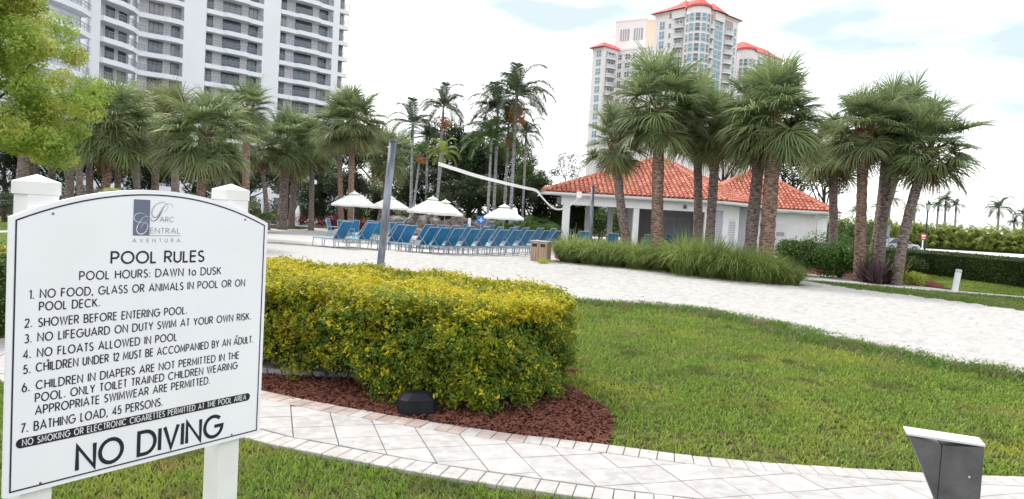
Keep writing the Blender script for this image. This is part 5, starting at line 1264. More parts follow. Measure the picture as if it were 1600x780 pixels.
# ------------------------------------------------------------------ loungers, chairs
def make_lounger():
    o = thing('sun_lounger', 'x', 'sun lounger'); T = Tree(o)
    # local: foot at x=0, head towards +x, width along y (-.33..33); bed z .38; back hinged at x=1.15 rising
    fr = MB()
    for s_ in (-.32, .32): fr.tube([(0,s_,.36),(1.9,s_,.36)], .019, 5)
    for x in (0, .6, 1.15, 1.9): fr.tube([(x,-.32,.36),(x,.32,.36)], .015, 4)
    T.add(fr.build('frame', M['alu'], o))
    bd = MB(); bd.box(.02,1.15,-.30,.30,.372,.384); T.add(bd.build('seat_sling', M['slingl'], o))
    bk = MB(); e = math.radians(56); L_ = .84; R_y = lambda t, y, n=0: Vector((1.15+t*math.cos(e)-n*math.sin(e), y, .38+t*math.sin(e)+n*math.cos(e)))
    bk.add([R_y(0,-.29),R_y(0,.29),R_y(L_,.29),R_y(L_,-.29),R_y(0,-.29,-.012),R_y(0,.29,-.012),R_y(L_,.29,-.012),R_y(L_,-.29,-.012)], [(0,3,2,1),(4,5,6,7),(0,1,5,4),(1,2,6,5),(2,3,7,6),(3,0,4,7)]); 
    b_ = T.add(bk.build('backrest', M['sling'], o))
    bf = MB()
    for s_ in (-.31,.31): bf.tube([R_y(0,s_), R_y(L_+.02,s_)], .017, 5)
    bf.tube([R_y(L_,-.31),R_y(L_,.31)],.017,5); bf.tube([R_y(.62,-.30,.008),R_y(.62,.30,.008)],.014,4); bf.tube([R_y(.28,-.31),(1.52,-.31,.36)],.010,4); bf.tube([R_y(.28,.31),(1.52,.31,.36)],.010,4)
    T.add(bf.build('backrest_frame', M['alu'], b_))
    for x, dx in ((.06,-.05),(.55,.03),(1.3,-.03),(1.84,.05)):
        for s_ in (-.32,.32):
            lg_ = MB(); lg_.tube([(x,s_,.36),(x+dx,s_,0)], .02, 5); T.add(lg_.build('leg', M['alu'], o))
    return T
LT = make_lounger(); first = [True]
ORD = ['first','second','third','fourth','fifth','sixth','seventh','eighth','ninth','tenth','eleventh','twelfth','thirteenth','fourteenth','fifteenth','sixteenth']
def put_lounger(p, rz, label):
    if first[0]: o = LT.root; first[0] = False
    else: o = LT.copy()
    o.location = (p.x, p.y, .008); o.rotation_euler = (0,0,rz); o['label'] = label; o['group'] = 'blue loungers on the pool deck'; return o
rowA = [(497,30.4),(537,31.0),(583,30.6),(598,30.2),(625,29.2),(646,29.3),(668,29.6),(692,30.0),(714,30.6),(737,31.4),(759,32.4),(782,33.5),(805,34.6),(826,36.0)]
for i, (px, d) in enumerate(rowA):
    put_lounger(gx(px, d), math.radians(-33+rnd.uniform(-4,4)), f'blue lounger, {ORD[i]} from the left in the front row by the sand')
rowB = [(640,33.5),(661,33.8),(684,34.2),(707,35),(730,36),(752,37),(775,38.2),(797,39.5),(820,40.8),(842,42)]
for i, (px, d) in enumerate(rowB):
    put_lounger(gx(px-16, d), math.radians(-30+rnd.uniform(-5,5)), f'blue lounger, {ORD[i]} from the left in the second row')
rowC = [(545,35),(592,35.5),(700,40),(745,42),(785,43.5)]
for i, (px, d) in enumerate(rowC):
    put_lounger(gx(px-16, d), math.radians(-24+rnd.uniform(-9,9)), f'blue lounger, {ORD[i]} from the left in the loose back row')
put_lounger(gx(497,58), math.radians(-3), 'lone lounger across the pool by the white building base')
put_lounger(gx(598,48), math.radians(-3), 'lone lounger beyond the net pole near the boulders')
def make_chair():
    o = thing('deck_chair', 'x', 'chair'); T = Tree(o)
    st = MB(); st.box(-.26,.26,-.26,.24,.40,.415); T.add(st.build('seat', M['sling'], o))
    bk = MB(); bk.add([(-.25,.24,.44),(.25,.24,.44),(.25,.36,1.0),(-.25,.36,1.0),(-.25,.255,.44),(.25,.255,.44),(.25,.375,1.0),(-.25,.375,1.0)], [(0,1,2,3),(7,6,5,4),(0,4,5,1),(1,5,6,2),(2,6,7,3),(3,7,4,0)]); T.add(bk.build('backrest', M['sling'], o))
    fr = MB()
    for s_ in (-.28,.28):
        fr.tube([(s_,.22,.36),(s_,.37,1.02)], .018, 5); fr.tube([(s_,-.28,.64),(s_,.28,.64)], .02, 5); fr.tube([(s_,-.28,.40),(s_,.26,.40)],.016,5)
    fr.tube([(-.28,.37,1.02),(.28,.37,1.02)],.018,5); T.add(fr.build('frame', M['alu'], o))
    for x in (-.28,.28):
        l1 = MB(); l1.tube([(x,-.28,.64),(x,-.30,0)],.018,5); T.add(l1.build('leg', M['alu'], o)); l2 = MB(); l2.tube([(x,.24,.40),(x,.32,0)],.018,5); T.add(l2.build('leg', M['alu'], o))
    return T
CT = make_chair(); fc = [True]
for px, d, rz, lb_ in [(540,34.5,2.9,'blue sling armchair behind the first two loungers'),(522,36.5,1.5,'pale framed armchair seen side on left of the loungers'),(548,36.2,-2.6,'blue armchair just right of the first backrest'),(592,37,3.0,'blue armchair left of the net pole foot'),(618,36,3.2,'blue armchair right of the net pole foot'),
    (412,52,-.6,'dark blue deck chair behind the right end of the sign'),(911,41,3.1,'blue chair behind the thin net pole under the porch'),(955,40,3.14,'blue chair facing away in the porch opening'),(1012,42,3.14,'blue chair half hidden left of the tall rusty trunk'),(898,49,1.4,'pale chair inside the porch left bay'),(1050,49.5,2.4,'dark chair inside the porch by the louvre doors'),(430,50,2.0,'deck chair beside the grass island palm')]:
    o = CT.root if fc[0] else CT.copy(); fc[0] = False; o.location = gx(px, d, .008); o.rotation_euler = (0,0,rz); o['label'] = lb_; o['group'] = 'blue sling armchairs'
for px, d, lb_ in [(935,45,'dark round table under the left part of the porch'),(1035,46,'dark table left of the louvre doors in the porch')]:
    o = thing('patio_table', lb_, 'table', gx(px, d)); m_ = MB(); m_.tube([(0,0,.70),(0,0,.74)], .7, 20); m_.build('table_top', M['dark'], o)
    m_ = MB(); m_.tube([(0,0,.03),(0,0,.70)], .05, 8); m_.build('leg', M['dark'], o); m_ = MB(); m_.tube([(0,0,0),(0,0,.03)], .35, 14); m_.build('base', M['dark'], o)

# ------------------------------------------------------------------ umbrellas
def umbrella(label, px, d, pyt, pye, wpx, rz):
    base = gx(px, d, .008); zt = at(px, pyt, d).z; ze = at(px, pye, d).z; R_ = wpx*d/FPX/2*1.06
    o = thing('umbrella', label, 'umbrella', base, rz, 'white pool umbrellas'); n = 8
    mb = MB(); vs = [(0,0,zt)]
    for ring in range(1, 5):
        k = ring/4
        for i in range(n*4):
            a = 2*PI*i/(n*4); ph = (i % 4)/4; cor = 1-.06*math.sin(PI*ph)*k; sag = -.05*math.sin(PI*ph)*k
            sq = R_*k*cor; z = zt-(zt-ze)*(k**.9)+(.0)+sag*.4+(.03*math.sin(PI*k))
            vs.append((sq*math.cos(a), sq*math.sin(a), z))
    N_ = n*4
    for i in range(N_): vs.append((vs[1+3*N_+i][0], vs[1+3*N_+i][1], vs[1+3*N_+i][2]-.10))
    fs = [(0, 1+i, 1+(i+1) % N_) for i in range(N_)]
    for r_ in range(4): fs += [(1+r_*N_+i, 1+(r_+1)*N_+i, 1+(r_+1)*N_+(i+1) % N_, 1+r_*N_+(i+1) % N_) for i in range(N_)]
    mb.add(vs, fs); cn = mb.build('canopy', M['canvas'], o)
    m_ = MB(); m_.tube([(0,0,zt+.02),(0,0,zt+.1)], [.03,.01], 6); m_.tube([(0,0,zt+.035),(0,0,zt-.13)], [.02,.34], 12, cap=False); m_.build('vent_cap', M['canvas'], cn)
    m_ = MB(); m_.tube([(0,0,0),(0,0,zt-.02)], .028, 8); m_.build('pole', M['alu'], o)
    m_ = MB(); m_.tube([(0,0,0),(0,0,.07),(0,0,.1),(0,0,.3)], [.28,.27,.05,.04], 14); m_.build('base', M['white'], o)
    for i in range(n):
        a = 2*PI*i/n; m_ = MB(); m_.tube([(.03*math.cos(a),.03*math.sin(a),zt-.12),(R_*.97*math.cos(a),R_*.97*math.sin(a),ze-.03)], .012, 4); m_.build('rib', M['alu'], o)
umbrella('white umbrella furthest left, beside the paired palms', 551, 40, 300, 320, 66, .2)
umbrella('white umbrella partly hidden by the net pole', 607, 42, 307, 324, 62, .5)
umbrella('white umbrella in front of another, middle of the row', 673, 40, 308, 331, 74, .1)
umbrella('white umbrella overlapped by the middle one', 693, 43, 313, 334, 56, .4)
umbrella('single white umbrella right of the rest near the shrubs', 785, 40, 320, 340, 62, .3)

# ------------------------------------------------------------------ boulders, pool, bin, small things
def boulder(p, s_, seed, label):
    r_ = random.Random(seed); mb = MB(); vs = []; nu, nv = 9, 6; 
    ph = [r_.uniform(0,6) for _ in range(6)]
    for j in range(nv+1):
        for i in range(nu):
            th = PI*j/nv; a = 2*PI*i/nu; k = 1+.16*math.sin(2*a+ph[0])*math.sin(th)+.12*math.sin(3*a+ph[1]+th*2)+.1*math.cos(3*th+ph[2])+r_.uniform(-.06,.06)
            vs.append((s_[0]*k*math.sin(th)*math.cos(a), s_[1]*k*math.sin(th)*math.sin(a), s_[2]*k*math.cos(th)+s_[2]*.6))
    mb.add(vs, [(j*nu+i, (j+1)*nu+i, (j+1)*nu+(i+1)%nu, j*nu+(i+1)%nu) for j in range(nv) for i in range(nu)])
    o = mb.build('boulder', M['rock']); o.location = p; o.rotation_euler = (0,0,r_.uniform(0,6)); tag(o, label, 'boulder', 'boulders of the low rock wall behind the loungers')
bl = 'brown grey boulder of the low rock wall behind the loungers'
def NTH(i):
    L_ = ORD+['seventeenth','eighteenth','nineteenth','twentieth']
    return L_[i] if i < 20 else 'twenty-'+L_[i-20]
k = 0
for px in range(612, 868, 9):
    for lay in range(2):
        d = 49.5+rnd.uniform(-1,1)+lay*1.2; sz = rnd.uniform(.42,.75); k += 1
        boulder(gx(px+rnd.uniform(-5,5), d)+Vector((0,0,lay*.42-.05)), (sz*1.2, sz*.9, sz*.62*(1+.35*lay)), 400+k,
            ('upper' if lay else 'lower')+' course boulder of the rock wall, '+NTH((px-612)//9)+' from its left end')
for i, p in enumerate([(606,361,.5),(668,364,.45),(642,358,.5)]):
    boulder(gp(p[0], p[1]), (p[2], p[2]*.8, p[2]*.6), 600+i, ['pale boulder at the left tip of the rock wall','round boulder standing forward under the middle umbrellas','squat boulder in front of the left part of the rock wall'][i])
sheet('pool_water', poly([(404,346),(440,347.5),(528,351.5),(560,352),(560,356),(520,355.5),(440,352.3),(404,350)]), .030, M['water'])
cp_ = MB(); P_ = poly([(404,350.3),(440,352.6),(520,355.8),(520,356.4),(440,353.3),(404,351)]); cp_.prism(P_[::-1], .009, .06); o = cp_.build('pool_coping', M['deck'], kind='structure')
sheet('pool_far_deck', poly([(470,344.2),(530,346.5),(640,353),(640,350),(530,343.8),(470,341.8)]), .013, M['deck'])
sheet('pool_water_right', poly([(640,359),(690,362),(760,364),(760,361.5),(690,359),(640,356.5)]), .014, M['water'])
for cx_, cy_, rx, lb_ in ((440,356,1.6,'round grass island around the thick palm trunk'),(512,356.5,1.3,'small round grass island behind the first lounger')):
    c0 = gp(cx_, cy_); mb = MB(); n = 24; vs = [(math.cos(2*PI*i/n)*rx*1.1, math.sin(2*PI*i/n)*rx*1.4, 0.01) for i in range(n)]+[(math.cos(2*PI*i/n)*rx, math.sin(2*PI*i/n)*rx*1.2, .14) for i in range(n)]
    mb.add(vs, [(i,(i+1)%n,n+(i+1)%n,n+i) for i in range(n)]+[tuple(range(n,2*n))]); o = mb.build('grass_island', M['soil']); o.location = c0; o['kind'] = 'structure'
# edging line between sand and deck
for (a, b, lb_) in (((418,379.3),(505,385.3),'weathered timber edging left of the loungers'),((506,385.8),(640,393.5),'weathered timber edging under the first loungers'),((655,395.5),(858,405.2),'weathered timber edging running to the bin')):
    A, B = gp(*a), gp(*b); mb = MB(); n = 12
    pts_ = [A.lerp(B, i/n)+Vector((0, rnd.uniform(-.05,.05), .008+rnd.uniform(-.02,.006))) for i in range(n+1)]; mb.tube([p-A for p in pts_], .035, 6); o = mb.build('timber_edging', M['timber']); o.location = A; tag(o, lb_, 'edging')
bn = gp(844, 411); bo_ = thing('litter_bin', 'brown panelled double litter bin beside the fountain grass', 'bin', bn, -.5)
for i, x in enumerate((-.17,.17)):
    m_ = MB(); m_.bev(x-.165, x+.165, -.2, .2, .02, .80, .015); bp = m_.build('compartment', M['wood'], bo_)
    m_ = MB(); m_.box(x-.10, x+.10, -.206, -.201, .60, .72); m_.build('opening', M['dark'], bp)
    for k in (-.055,.055): m_ = MB(); m_.box(x+k-.004, x+k+.004, -.204, -.2005, .05, .57); m_.build('groove', M['dark'], bp)
m_ = MB(); m_.box(-.35,.35,-.215,.215,.803,.83); m_.build('lid', M['louvre'], bo_)
rs = thing('deck_sign', 'small round cornered blue sign standing on the boulders', 'sign', gx(750, 48)); zc = at(750, 344, 48).z
m_ = MB(); m_.box(-.03,.03,-.02,.02,0,zc-.28); m_.build('post', M['alu'], rs); m_ = MB(); m_.prism([(-.2,-.28),(.2,-.28),(.28,-.2),(.28,.2),(.2,.28),(-.2,.28),(-.28,.2),(-.28,-.2)], 0, .03, Matrix.Translation((0,0,zc)) @ Matrix.Rotation(PI/2, 4, 'X')); m_.build('panel', M['bluesign'], rs)
m_ = MB(); m_.box(-.16,.16,-.036,-.031,zc-.03,zc+.03); m_.box(-.03,.03,-.0361,-.0312,zc-.16,zc-.031); m_.box(-.03,.03,-.0361,-.0312,zc+.031,zc+.16); m_.build('white_mark', M['white'], rs)
for px, d, y0, lb_ in ((732,47,342,'white post among the boulders left of the blue sign'),(443.5,50,331,'white post beside the grass island palm'),(409,58,308,'white post above the blue deck chair')):
    b0_p = gx(px, d); z_ = at(px, y0, d).z; m_ = MB(); m_.tube([(0,0,0),(0,0,z_)], .1, 10); m_.tube([(0,0,z_),(0,0,z_+.05)],[.11,.05],10); o = m_.build('white_post', M['white']); o.location = b0_p; tag(o, lb_, 'post')
ck = thing('covered_stand', 'white and blue towel draped stand behind the grass island', 'towel stand', gx(463, 55))
m_ = MB(); m_.tube([(0,0,0),(0,0,.4),(.05,0,1.0),(.1,0,1.5)], [.16,.22,.2,.06], 8); m_.build('towel', M['white'], ck); m_ = MB(); m_.tube([(.1,0,0),(.1,0,1.6)], .03, 6); m_.build('pole', M['sling'], ck)

# ------------------------------------------------------------------ left tower
FH = 3.0; NF = 15
tw_ = thing('apartment_tower', 'tall white apartment tower with curved balconies behind the palms on the left', 'building', (-60, 117, 0))
TO = Vector((-60, 117, 0))
winF = {}
def window_mesh(w_, h_, mull=1):
    key = (round(w_,2), round(h_,2), mull)
    if key not in winF:
        f = MB(); f.box(0,w_,-.06,0,0,.07); f.box(0,w_,-.06,0,h_-.07,h_); f.box(0,.07,-.06,0,.07,h_-.07); f.box(w_-.07,w_,-.06,0,.07,h_-.07)
        for i in range(1, mull+1): x = w_*i/(mull+1); f.box(x-.035,x+.035,-.06,0,.07,h_-.07)
        g_ = MB(); g_.box(.07,w_-.07,-.03,-.005,.07,h_-.07)
        winF[key] = (f.mesh('window', M['frame']), g_.mesh('pane', M['glass']))
    return winF[key]
def frame_of(o2, d2):
    """matrix: local x along facade, local y into the building"""
    d2 = Vector(d2).normalized(); n_out = Vector((d2.y, -d2.x)); ang_ = math.atan2(d2.y, d2.x)
    return Vector((o2[0], o2[1], 0))-TO, ang_
def s_on(px, o2, d2, py=60):
    d2 = Vector(d2).normalized(); r = ray(px, py); rx, ry = r.x, r.y
    # o2 + s*d2 = k*(rx,ry)
    det = d2.x*(-ry)-d2.y*(-rx); return ((-o2[0])*(-ry)-(-o2[1])*(-rx))/det
def rot2(x, y, a): return Vector((x*math.cos(a)-y*math.sin(a), x*math.sin(a)+y*math.cos(a), 0))
def add_box(o2, d2, s0, s1, n0, n1, z0, z1, mt, nm, par):
    p, a = frame_of(o2, d2); m_ = MB(); m_.box(s0, s1, n0, n1, z0, z1); return m_.build(nm, mt, par, loc=p, rot=(0,0,a))
def balcony_bay(o2, d2, s0, s1, wins, prof, rec=1.3, floors=range(0, NF), fh=FH, par=tw_):
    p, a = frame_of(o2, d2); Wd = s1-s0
    add_box(o2, d2, s0, s1, rec, rec+.3, 0, NF*fh, M['towerin'], 'recessed_wall', par)
    bm_ = MB(); bm_.prism([(s0,rec-.01)]+[(s0+Wd*u, -n) for u, n in prof]+[(s1,rec-.01)], -.62, .12); bme = bm_.mesh('balcony', M['tower'])
    rm = MB(); pr = [(s0+Wd*u, -n+.08) for u, n in prof]
    for (x0,y0),(x1,y1) in zip(pr[:-1], pr[1:]): rm.tube([(x0,y0,1.12),(x1,y1,1.12)], .05, 4); rm.tube([(x0,y0,.62),(x1,y1,.62)], .03, 4)
    for (x0,y0),(x1,y1) in zip(pr[:-1], pr[1:]):
        for q in range(int(math.hypot(x1-x0,y1-y0)/1.2)+1): kx = q*1.2/max(.01,math.hypot(x1-x0,y1-y0)); rm.tube([(x0+(x1-x0)*kx,y0+(y1-y0)*kx,.12),(x0+(x1-x0)*kx,y0+(y1-y0)*kx,1.12)], .03, 4)
    rme = rm.mesh('railing', M['railbar'])
    gm = MB()
    for (x0,y0),(x1,y1) in zip(pr[:-1], pr[1:]): gm.add([(x0,y0+.01,.16),(x1,y1+.01,.16),(x1,y1+.01,1.08),(x0,y0+.01,1.08)], [(0,1,2,3)])
    gme = gm.mesh('glass_panel', M['rail'])
    for f in floors:
        z = f*fh; b = link('balcony', bme, par, p+Vector((0,0,z)), (0,0,a)); r1 = link('railing', rme, b); link('glass_panel', gme, b)
        for (u0, u1, h_, ml) in wins:
            fm, pm = window_mesh(Wd*(u1-u0), h_, ml); w1 = link('window', fm, par, p+rot2(s0+Wd*u0, rec-.002, a)+Vector((0,0,z+.15)), (0,0,a)); link('pane', pm, w1)
o2 = (-57.9, 119.0); d2 = (.691, .722)
S_ = {px: s_on(px, o2, d2) for px in (214,286,321,410,437,519,529,541)}
Z1 = NF*FH
PR = [(0,.25),(.28,.25),(.34,.75),(.70,.75),(.76,.3),(1,.2)]
WN = [(.02,.17,2.25,1),(.34,.66,2.25,2),(.80,.97,2.25,1)]
balcony_bay(o2, d2, S_[214], S_[286], [(.30,.62,2.25,2),(.80,.99,2.25,1)], [(0,.1),(.35,.3),(.6,.7),(.85,.7),(1,.2)])
balcony_bay(o2, d2, S_[321], S_[410], WN, PR); balcony_bay(o2, d2, S_[437], S_[519], WN, PR)
add_box(o2, d2, S_[286], S_[321], -.15, 14, 0, Z1, M['tower'], 'wall', tw_)
add_box(o2, d2, S_[410], S_[437], -.15, 14, 0, Z1, M['tower'], 'wall', tw_)
add_box(o2, d2, S_[519], S_[529], -.15, 14, 0, Z1, M['tower'], 'wall', tw_)
balcony_bay(o2, d2, S_[529]+.02, S_[541], [(.1,.8,2.25,1)], [(0,.1),(1.25,.1),(1.45,-.6)], .9)
add_box(o2, d2, S_[214], S_[286], 1.62, 14, 0, Z1, M['tower'], 'rear_wall', tw_)
add_box(o2, d2, S_[321], S_[410], 1.62, 14, 0, Z1, M['tower'], 'rear_wall', tw_)
add_box(o2, d2, S_[437], S_[541], 1.62, 14, 0, Z1, M['tower'], 'rear_wall', tw_)
p0_, a0_ = frame_of(o2, d2)
m_ = MB(); m_.box(S_[214]-.25, S_[214]+.0, -.5, 1.5, 0, Z1); m_.build('corner_pier', M['tower'], tw_, loc=p0_, rot=(0,0,a0_))
# left wing (A) and (B)
cW = Vector(o2)+Vector(d2)*S_[214]; dW = Vector((.076, 1)).normalized()
oA = cW-dW*9.0
balcony_bay((oA.x, oA.y), dW, 0, 9.0, [(.03,.2,2.25,1),(.34,.58,2.25,1),(.70,.92,2.25,1)], [(0,.5),(.15,.6),(.4,1.1),(.7,1.1),(1,.3)], 1.3)
oP = oA-Vector(d2)*1.4; m2 = (oP.x, oP.y)
add_box(m2, d2, 0, 1.4, 0, 6, 0, Z1, M['tower'], 'wall', tw_)
oB = oP-dW*11
balcony_bay((oB.x, oB.y), dW, 0, 10.98, [(.05,.25,2.25,1),(.4,.6,2.25,1),(.72,.95,2.25,1)], [(0,.5),(.3,1.1),(.7,1.1),(1,.3)], 1.3)
add_box((oB.x, oB.y), (1,0), -12, 0, 0, 10, 0, Z1, M['tower'], 'wall', tw_)

# ------------------------------------------------------------------ right tower
TO = Vector((56.7, 225, 0))
rt = thing('condominium_tower', 'cream condominium tower with teal glass bays and red roofs rising behind the palms', 'building', TO)
WM = {}
def rwin(w_, h_, mt, mull=1, rows=1):
    key = (round(w_,2), round(h_,2), mt, mull, rows)
    if key not in WM:
        b = MB(); b.m = 0; b.box(.08,w_-.08,-.10,.0,.08,h_-.08); b.m = 1
        b.box(0,w_,-.16,0,0,.1); b.box(0,w_,-.16,0,h_-.1,h_); b.box(0,.1,-.16,0,.1,h_-.1); b.box(w_-.1,w_,-.16,0,.1,h_-.1)
        for i in range(1, mull+1): x = w_*i/(mull+1); b.box(x-.07,x+.07,-.15,0,.1,h_-.1)
        for i in range(1, rows+1): z = h_*i/(rows+1); b.box(.1,w_-.1,-.14,0,z-.06,z+.06)
        WM[key] = b.mesh('window', M[mt], M['cream'])
    return WM[key]
BM = {}
def rbalc(w_, mt='glass'):
    key = round(w_,2)
    if key not in BM:
        s_ = MB(); n = 8; s_.prism([(0,0)]+[(w_*(.5-.5*math.cos(PI*i/n)), -.3-1.1*math.sin(PI*i/n)) for i in range(n+1)]+[(w_,0)], -.25, .1)
        r2 = MB(); pr = [(w_*(.5-.5*math.cos(PI*i/n)), -.25-1.05*math.sin(PI*i/n)) for i in range(n+1)]
        for a, b in zip(pr[:-1], pr[1:]): r2.tube([(a[0],a[1],1.1),(b[0],b[1],1.1)], .06, 4); r2.add([(a[0],a[1],.1),(b[0],b[1],.1),(b[0],b[1],1.05),(a[0],a[1],1.05)], [(0,1,2,3)])
        BM[key] = (s_.mesh('balcony', M['cream']), r2.mesh('railing', M['rail2']), )
    return BM[key]
M['rail2'] = glassy('pale_rail', (.62, .68, .72), .75, .4)
def col_windows(o2, d2, px0, px1, z0, z1, mt, mull=1, fh=3.0, hh=2.2, py=60, rows=1, nset=None):
    s0, s1 = sorted((s_on(px0, o2, d2, py), s_on(px1, o2, d2, py))); p, a = frame_of(o2, d2); me = rwin(s1-s0, hh, mt, mull, rows); z = z0
    while z+hh <= z1: link('window', me, rt, p+rot2(s0, -.0, a)+Vector((0,0,z+.4)), (0,0,a)); z += fh
def col_balc(o2, d2, px0, px1, z0, z1, fh=3.0, py=60):
    s0, s1 = sorted((s_on(px0, o2, d2, py), s_on(px1, o2, d2, py))); p, a = frame_of(o2, d2); z = z0
    m_ = MB(); m_.box(s0+.1, s1-.1, -.05, -.01, z0, z1-.6); m_.build('balcony_shade_panel', M['recshade'], rt, loc=p, rot=(0,0,a))  # flat panel on the wall, shade of a set-back balcony given by colour
    bme, rme = rbalc(s1-s0); wme = rwin((s1-s0)*.62, 2.2, 'teald', 1, 0)
    while z+2.4 <= z1:
        b = link('balcony', bme, rt, p+rot2(s0, -.02, a)+Vector((0,0,z)), (0,0,a)); link('railing', rme, b)
        link('window', wme, rt, p+rot2(s0+(s1-s0)*.19, -.052, a)+Vector((0,0,z+.12)), (0,0,a)); z += fh
M['recshade'] = mat('balcony_shade_panel', (.42, .36, .36), .9, .1, .3)  # wall tone darkened to stand for balcony shade
def block(corner, dl, dr, ll, lr, z1, par, mt='cream', roof=None, nm='wall', z0=0):
    """corner nearest the camera, dl / dr directions of left and right face"""
    c = Vector(corner); dl = Vector(dl).normalized(); dr = Vector(dr).normalized(); P = [c, c+dr*lr, c+dr*lr+dl*ll, c+dl*ll]
    P = [Vector((q.x, q.y))-Vector((TO.x, TO.y)) for q in P]; m_ = MB(); m_.prism([(q.x,q.y) for q in P], z0, z1); m_.build(nm, M[mt], par)
    m_ = MB(); cc_ = sum(P, Vector((0,0)))/4; E = [cc_+(q-cc_)*1.03 for q in P]; m_.prism([(q.x,q.y) for q in E], z1+.01, z1+.6); m_.build('cornice', M['cream'], par)
    if roof:
        E = [cc_+(q-cc_)*(1.0+.9*2/((q-cc_).length)) for q in P]; k = .45
        if ll < lr: r1 = P[0].lerp(P[3], .5).lerp(P[1].lerp(P[2], .5), k*ll/lr); r2 = P[1].lerp(P[2], .5).lerp(P[0].lerp(P[3], .5), k*ll/lr); ii = (0,3)
        else: r1 = P[0].lerp(P[1], .5).lerp(P[3].lerp(P[2], .5), k*lr/ll); r2 = P[3].lerp(P[2], .5).lerp(P[0].lerp(P[1], .5), k*lr/ll); ii = (0,1)
        vs = [(q.x,q.y,z1+.62) for q in E]+[(r1.x,r1.y,z1+roof), (r2.x,r2.y,z1+roof)]; m_ = MB()
        if ii == (0,3): fs = [(0,1,5,4),(1,2,5),(2,3,4,5),(3,0,4)]
        else: fs = [(0,1,4),(1,2,5,4),(2,3,5),(3,0,4,5)]
        m_.add(vs, fs+[(3,2,1,0)]); m_.build('roof', M['redroof'], par)
DL = Vector((-.66,.75)).normalized(); DR = Vector((.75,.66)).normalized()
C0 = xy(at(1090, 60, 225)); ZT = 68
block(C0, DL, DR, 16.5, 21.4, ZT-1, rt, roof=5.5)
CL_end = Vector(C0)+DL*16.5; oL = (CL_end.x, CL_end.y); dL = -DL; oR = C0
# left face of the main block: glass strip, small windows, balconies
col_windows(oL, dL, 1030, 1038, 32, ZT-1, 'teal', 1, 3.0, 2.5)
col_windows(oL, dL, 1044, 1048, 32, ZT-1, 'teald', 0, 3.0, 1.5)
col_balc(oL, dL, 1053, 1068, 32, ZT-1)
col_windows(oR, DR, 1115, 1128, 32, ZT-1, 'teal', 1, 3.0, 2.8)
col_balc(oR, DR, 1101.5, 1113, 32, ZT-1); col_balc(oR, DR, 1131, 1144, 32, ZT-1)
col_windows(oR, DR, 1145.5, 1149.5, 32, ZT-1, 'teal', 0, 3.0, 2.4)
# small raised gables over the face projections
for px, w_, zz, o_, dd in ((1060, 5.0, ZT-.4, oL, dL), (1121, 5.2, ZT-.4, oR, DR)):
    s_ = s_on(px, o_, dd); p, a = frame_of(o_, dd); m_ = MB(); m_.box(s_-w_/2, s_+w_/2, -.6, 3, zz-2.6, zz); m_.build('parapet', M['cream'], rt, loc=p, rot=(0,0,a))
    m_ = MB(); m_.add([(s_-w_/2-.7,-1.4,zz+.02),(s_+w_/2+.7,-1.4,zz+.02),(s_+w_/2+.7,5,zz+.02),(s_-w_/2-.7,5,zz+.02),(s_,2.5,zz+3.6)], [(0,1,4),(1,2,4),(2,3,4),(3,0,4),(3,2,1,0)]); m_.build('roof', M['redroof'], rt, loc=p, rot=(0,0,a))
# rounded corner bay
bp_ = Vector(C0)-Vector((TO.x,TO.y)); cb2 = bp_+(DL+DR)*.6; m_ = MB(); m_.tube([(cb2.x,cb2.y,0),(cb2.x,cb2.y,ZT-1.2)], 3.6, 12); m_.build('corner_bay', M['cream'], rt)
m_ = MB(); m_.tube([(cb2.x,cb2.y,ZT-1.19),(cb2.x,cb2.y,ZT-.6),(cb2.x,cb2.y,ZT+2.6)], [4.1,4.1,.2], 12); m_.build('bay_roof', M['redroof'], rt)
for k in range(6):
    aa = math.radians(-180+15+30*k); 
    if math.degrees(aa) < -170 or math.degrees(aa) > -10: continue
    if k % 1: continue
    nx, ny = math.cos(aa), math.sin(aa); z = 32.0; me = rwin(1.55, 2.5, 'teal' if k % 2 else 'teald', 0, 1)
    while z < ZT-4: link('window', me, rt, (cb2.x+nx*3.5-(-ny)*.775, cb2.y+ny*3.5-(nx)*.775, z+.4), (0,0,aa+PI/2)); z += 3.0
# left low wing
DLw = Vector((-.75,.66)).normalized()
cw = at(942, 110, 250); block((cw.x, cw.y), DL, DR, 5.2, 9.0, 59, rt, roof=3.0)
oW = Vector((cw.x,cw.y))+DL*5.2; col_windows((oW.x,oW.y), -DL, 930, 938, 26, 59, 'teal', 1, 3.0, 2.3, 120); col_balc((cw.x,cw.y), DR, 945, 960, 26, 59, 3.0, 120)
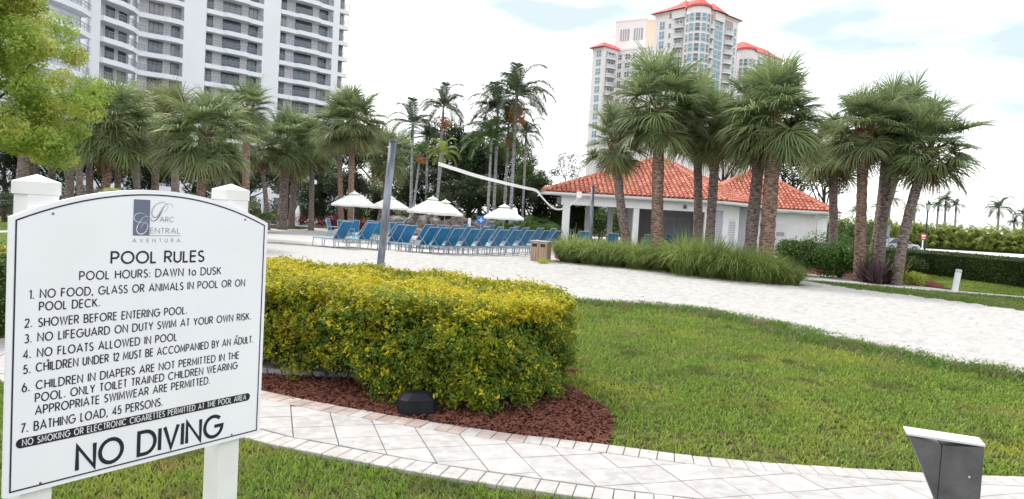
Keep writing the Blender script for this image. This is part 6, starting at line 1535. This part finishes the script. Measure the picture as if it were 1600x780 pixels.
# middle recessed part and penthouse
c1_ = at(961, 75, 256); c2_ = at(1026, 75, 246); dm = Vector((c2_.x-c1_.x, c2_.y-c1_.y)).normalized(); lm = (c2_-c1_).length; nm_ = Vector((-dm.y, dm.x))
block((c1_.x, c1_.y), nm_, dm, 12, lm, 59.5, rt)
for a, b in ((966,973),(978,986),(990,994),(1001,1008),(1014,1018)): col_windows((c1_.x,c1_.y), dm, a, b, 29, 59.5, 'teald', 1, 3.0, 1.9, 75)
c3_ = at(962, 45, 262); c4_ = at(1010, 45, 256); dm2 = Vector((c4_.x-c3_.x, c4_.y-c3_.y)).normalized()
block((c3_.x, c3_.y), Vector((-dm2.y,dm2.x)), dm2, 10, (c4_-c3_).length, 71, rt, nm='penthouse_wall')
for a, b in ((970,984),(991,1005)):
    s0, s1 = s_on(a,(c3_.x,c3_.y),dm2,45), s_on(b,(c3_.x,c3_.y),dm2,45); p, an = frame_of((c3_.x,c3_.y), dm2); m_ = MB(); m_.box(s0,s1,-.1,0,64.3,68.3); lv = m_.build('louvred_opening', M['louvg'], rt, loc=p, rot=(0,0,an))
    for i in range(1,4): m_ = MB(); x = s0+(s1-s0)*i/4; m_.box(x-.12,x+.12,-.2,-.102,64.3,68.3); m_.build('bar', M['cream'], lv)
c5_ = at(1010.3, 45, 255.9); block((c5_.x, c5_.y), (.05,1), (.95,-.1), 8, 3.0, 70.6, rt, 'peach', nm='penthouse_side')
# right wing
cr_ = at(1166, 90, 250); block((cr_.x, cr_.y), DL, DR, 9, 23, 61, rt, roof=4.5)
oW2 = Vector((cr_.x,cr_.y))+DL*9; col_balc((oW2.x,oW2.y), -DL, 1147, 1156, 34, 61, 3.0, 90)
b6 = (cr_.x,cr_.y); col_windows(b6, DR, 1168, 1176, 34, 61, 'teal', 1, 3.0, 2.4, 90); col_balc(b6, DR, 1184, 1193, 34, 61, 3.0, 90); col_windows(b6, DR, 1196, 1204, 34, 61, 'teal', 1, 3.0, 2.4, 90); col_balc(b6, DR, 1207, 1216, 34, 61, 3.0, 90)
m_ = MB(); cb3 = Vector((cr_.x-TO.x, cr_.y-TO.y))+(DL+DR)*.5; m_.tube([(cb3.x,cb3.y,0),(cb3.x,cb3.y,60.9)], 3.0, 12); m_.build('corner_bay', M['cream'], rt)
m_ = MB(); m_.tube([(cb3.x,cb3.y,60.92),(cb3.x,cb3.y,61.5),(cb3.x,cb3.y,63.8)], [3.5,3.5,.2], 12); m_.build('bay_roof', M['redroof'], rt)
for k in range(1,5):
    aa = math.radians(-165+30*k); nx, ny = math.cos(aa), math.sin(aa); z = 34.0; me = rwin(1.3, 2.4, 'teal' if k % 2 else 'teald', 0, 1)
    while z < 58: link('window', me, rt, (cb3.x+nx*2.9+ny*.65, cb3.y+ny*2.9-nx*.65, z+.4), (0,0,aa+PI/2)); z += 3.0
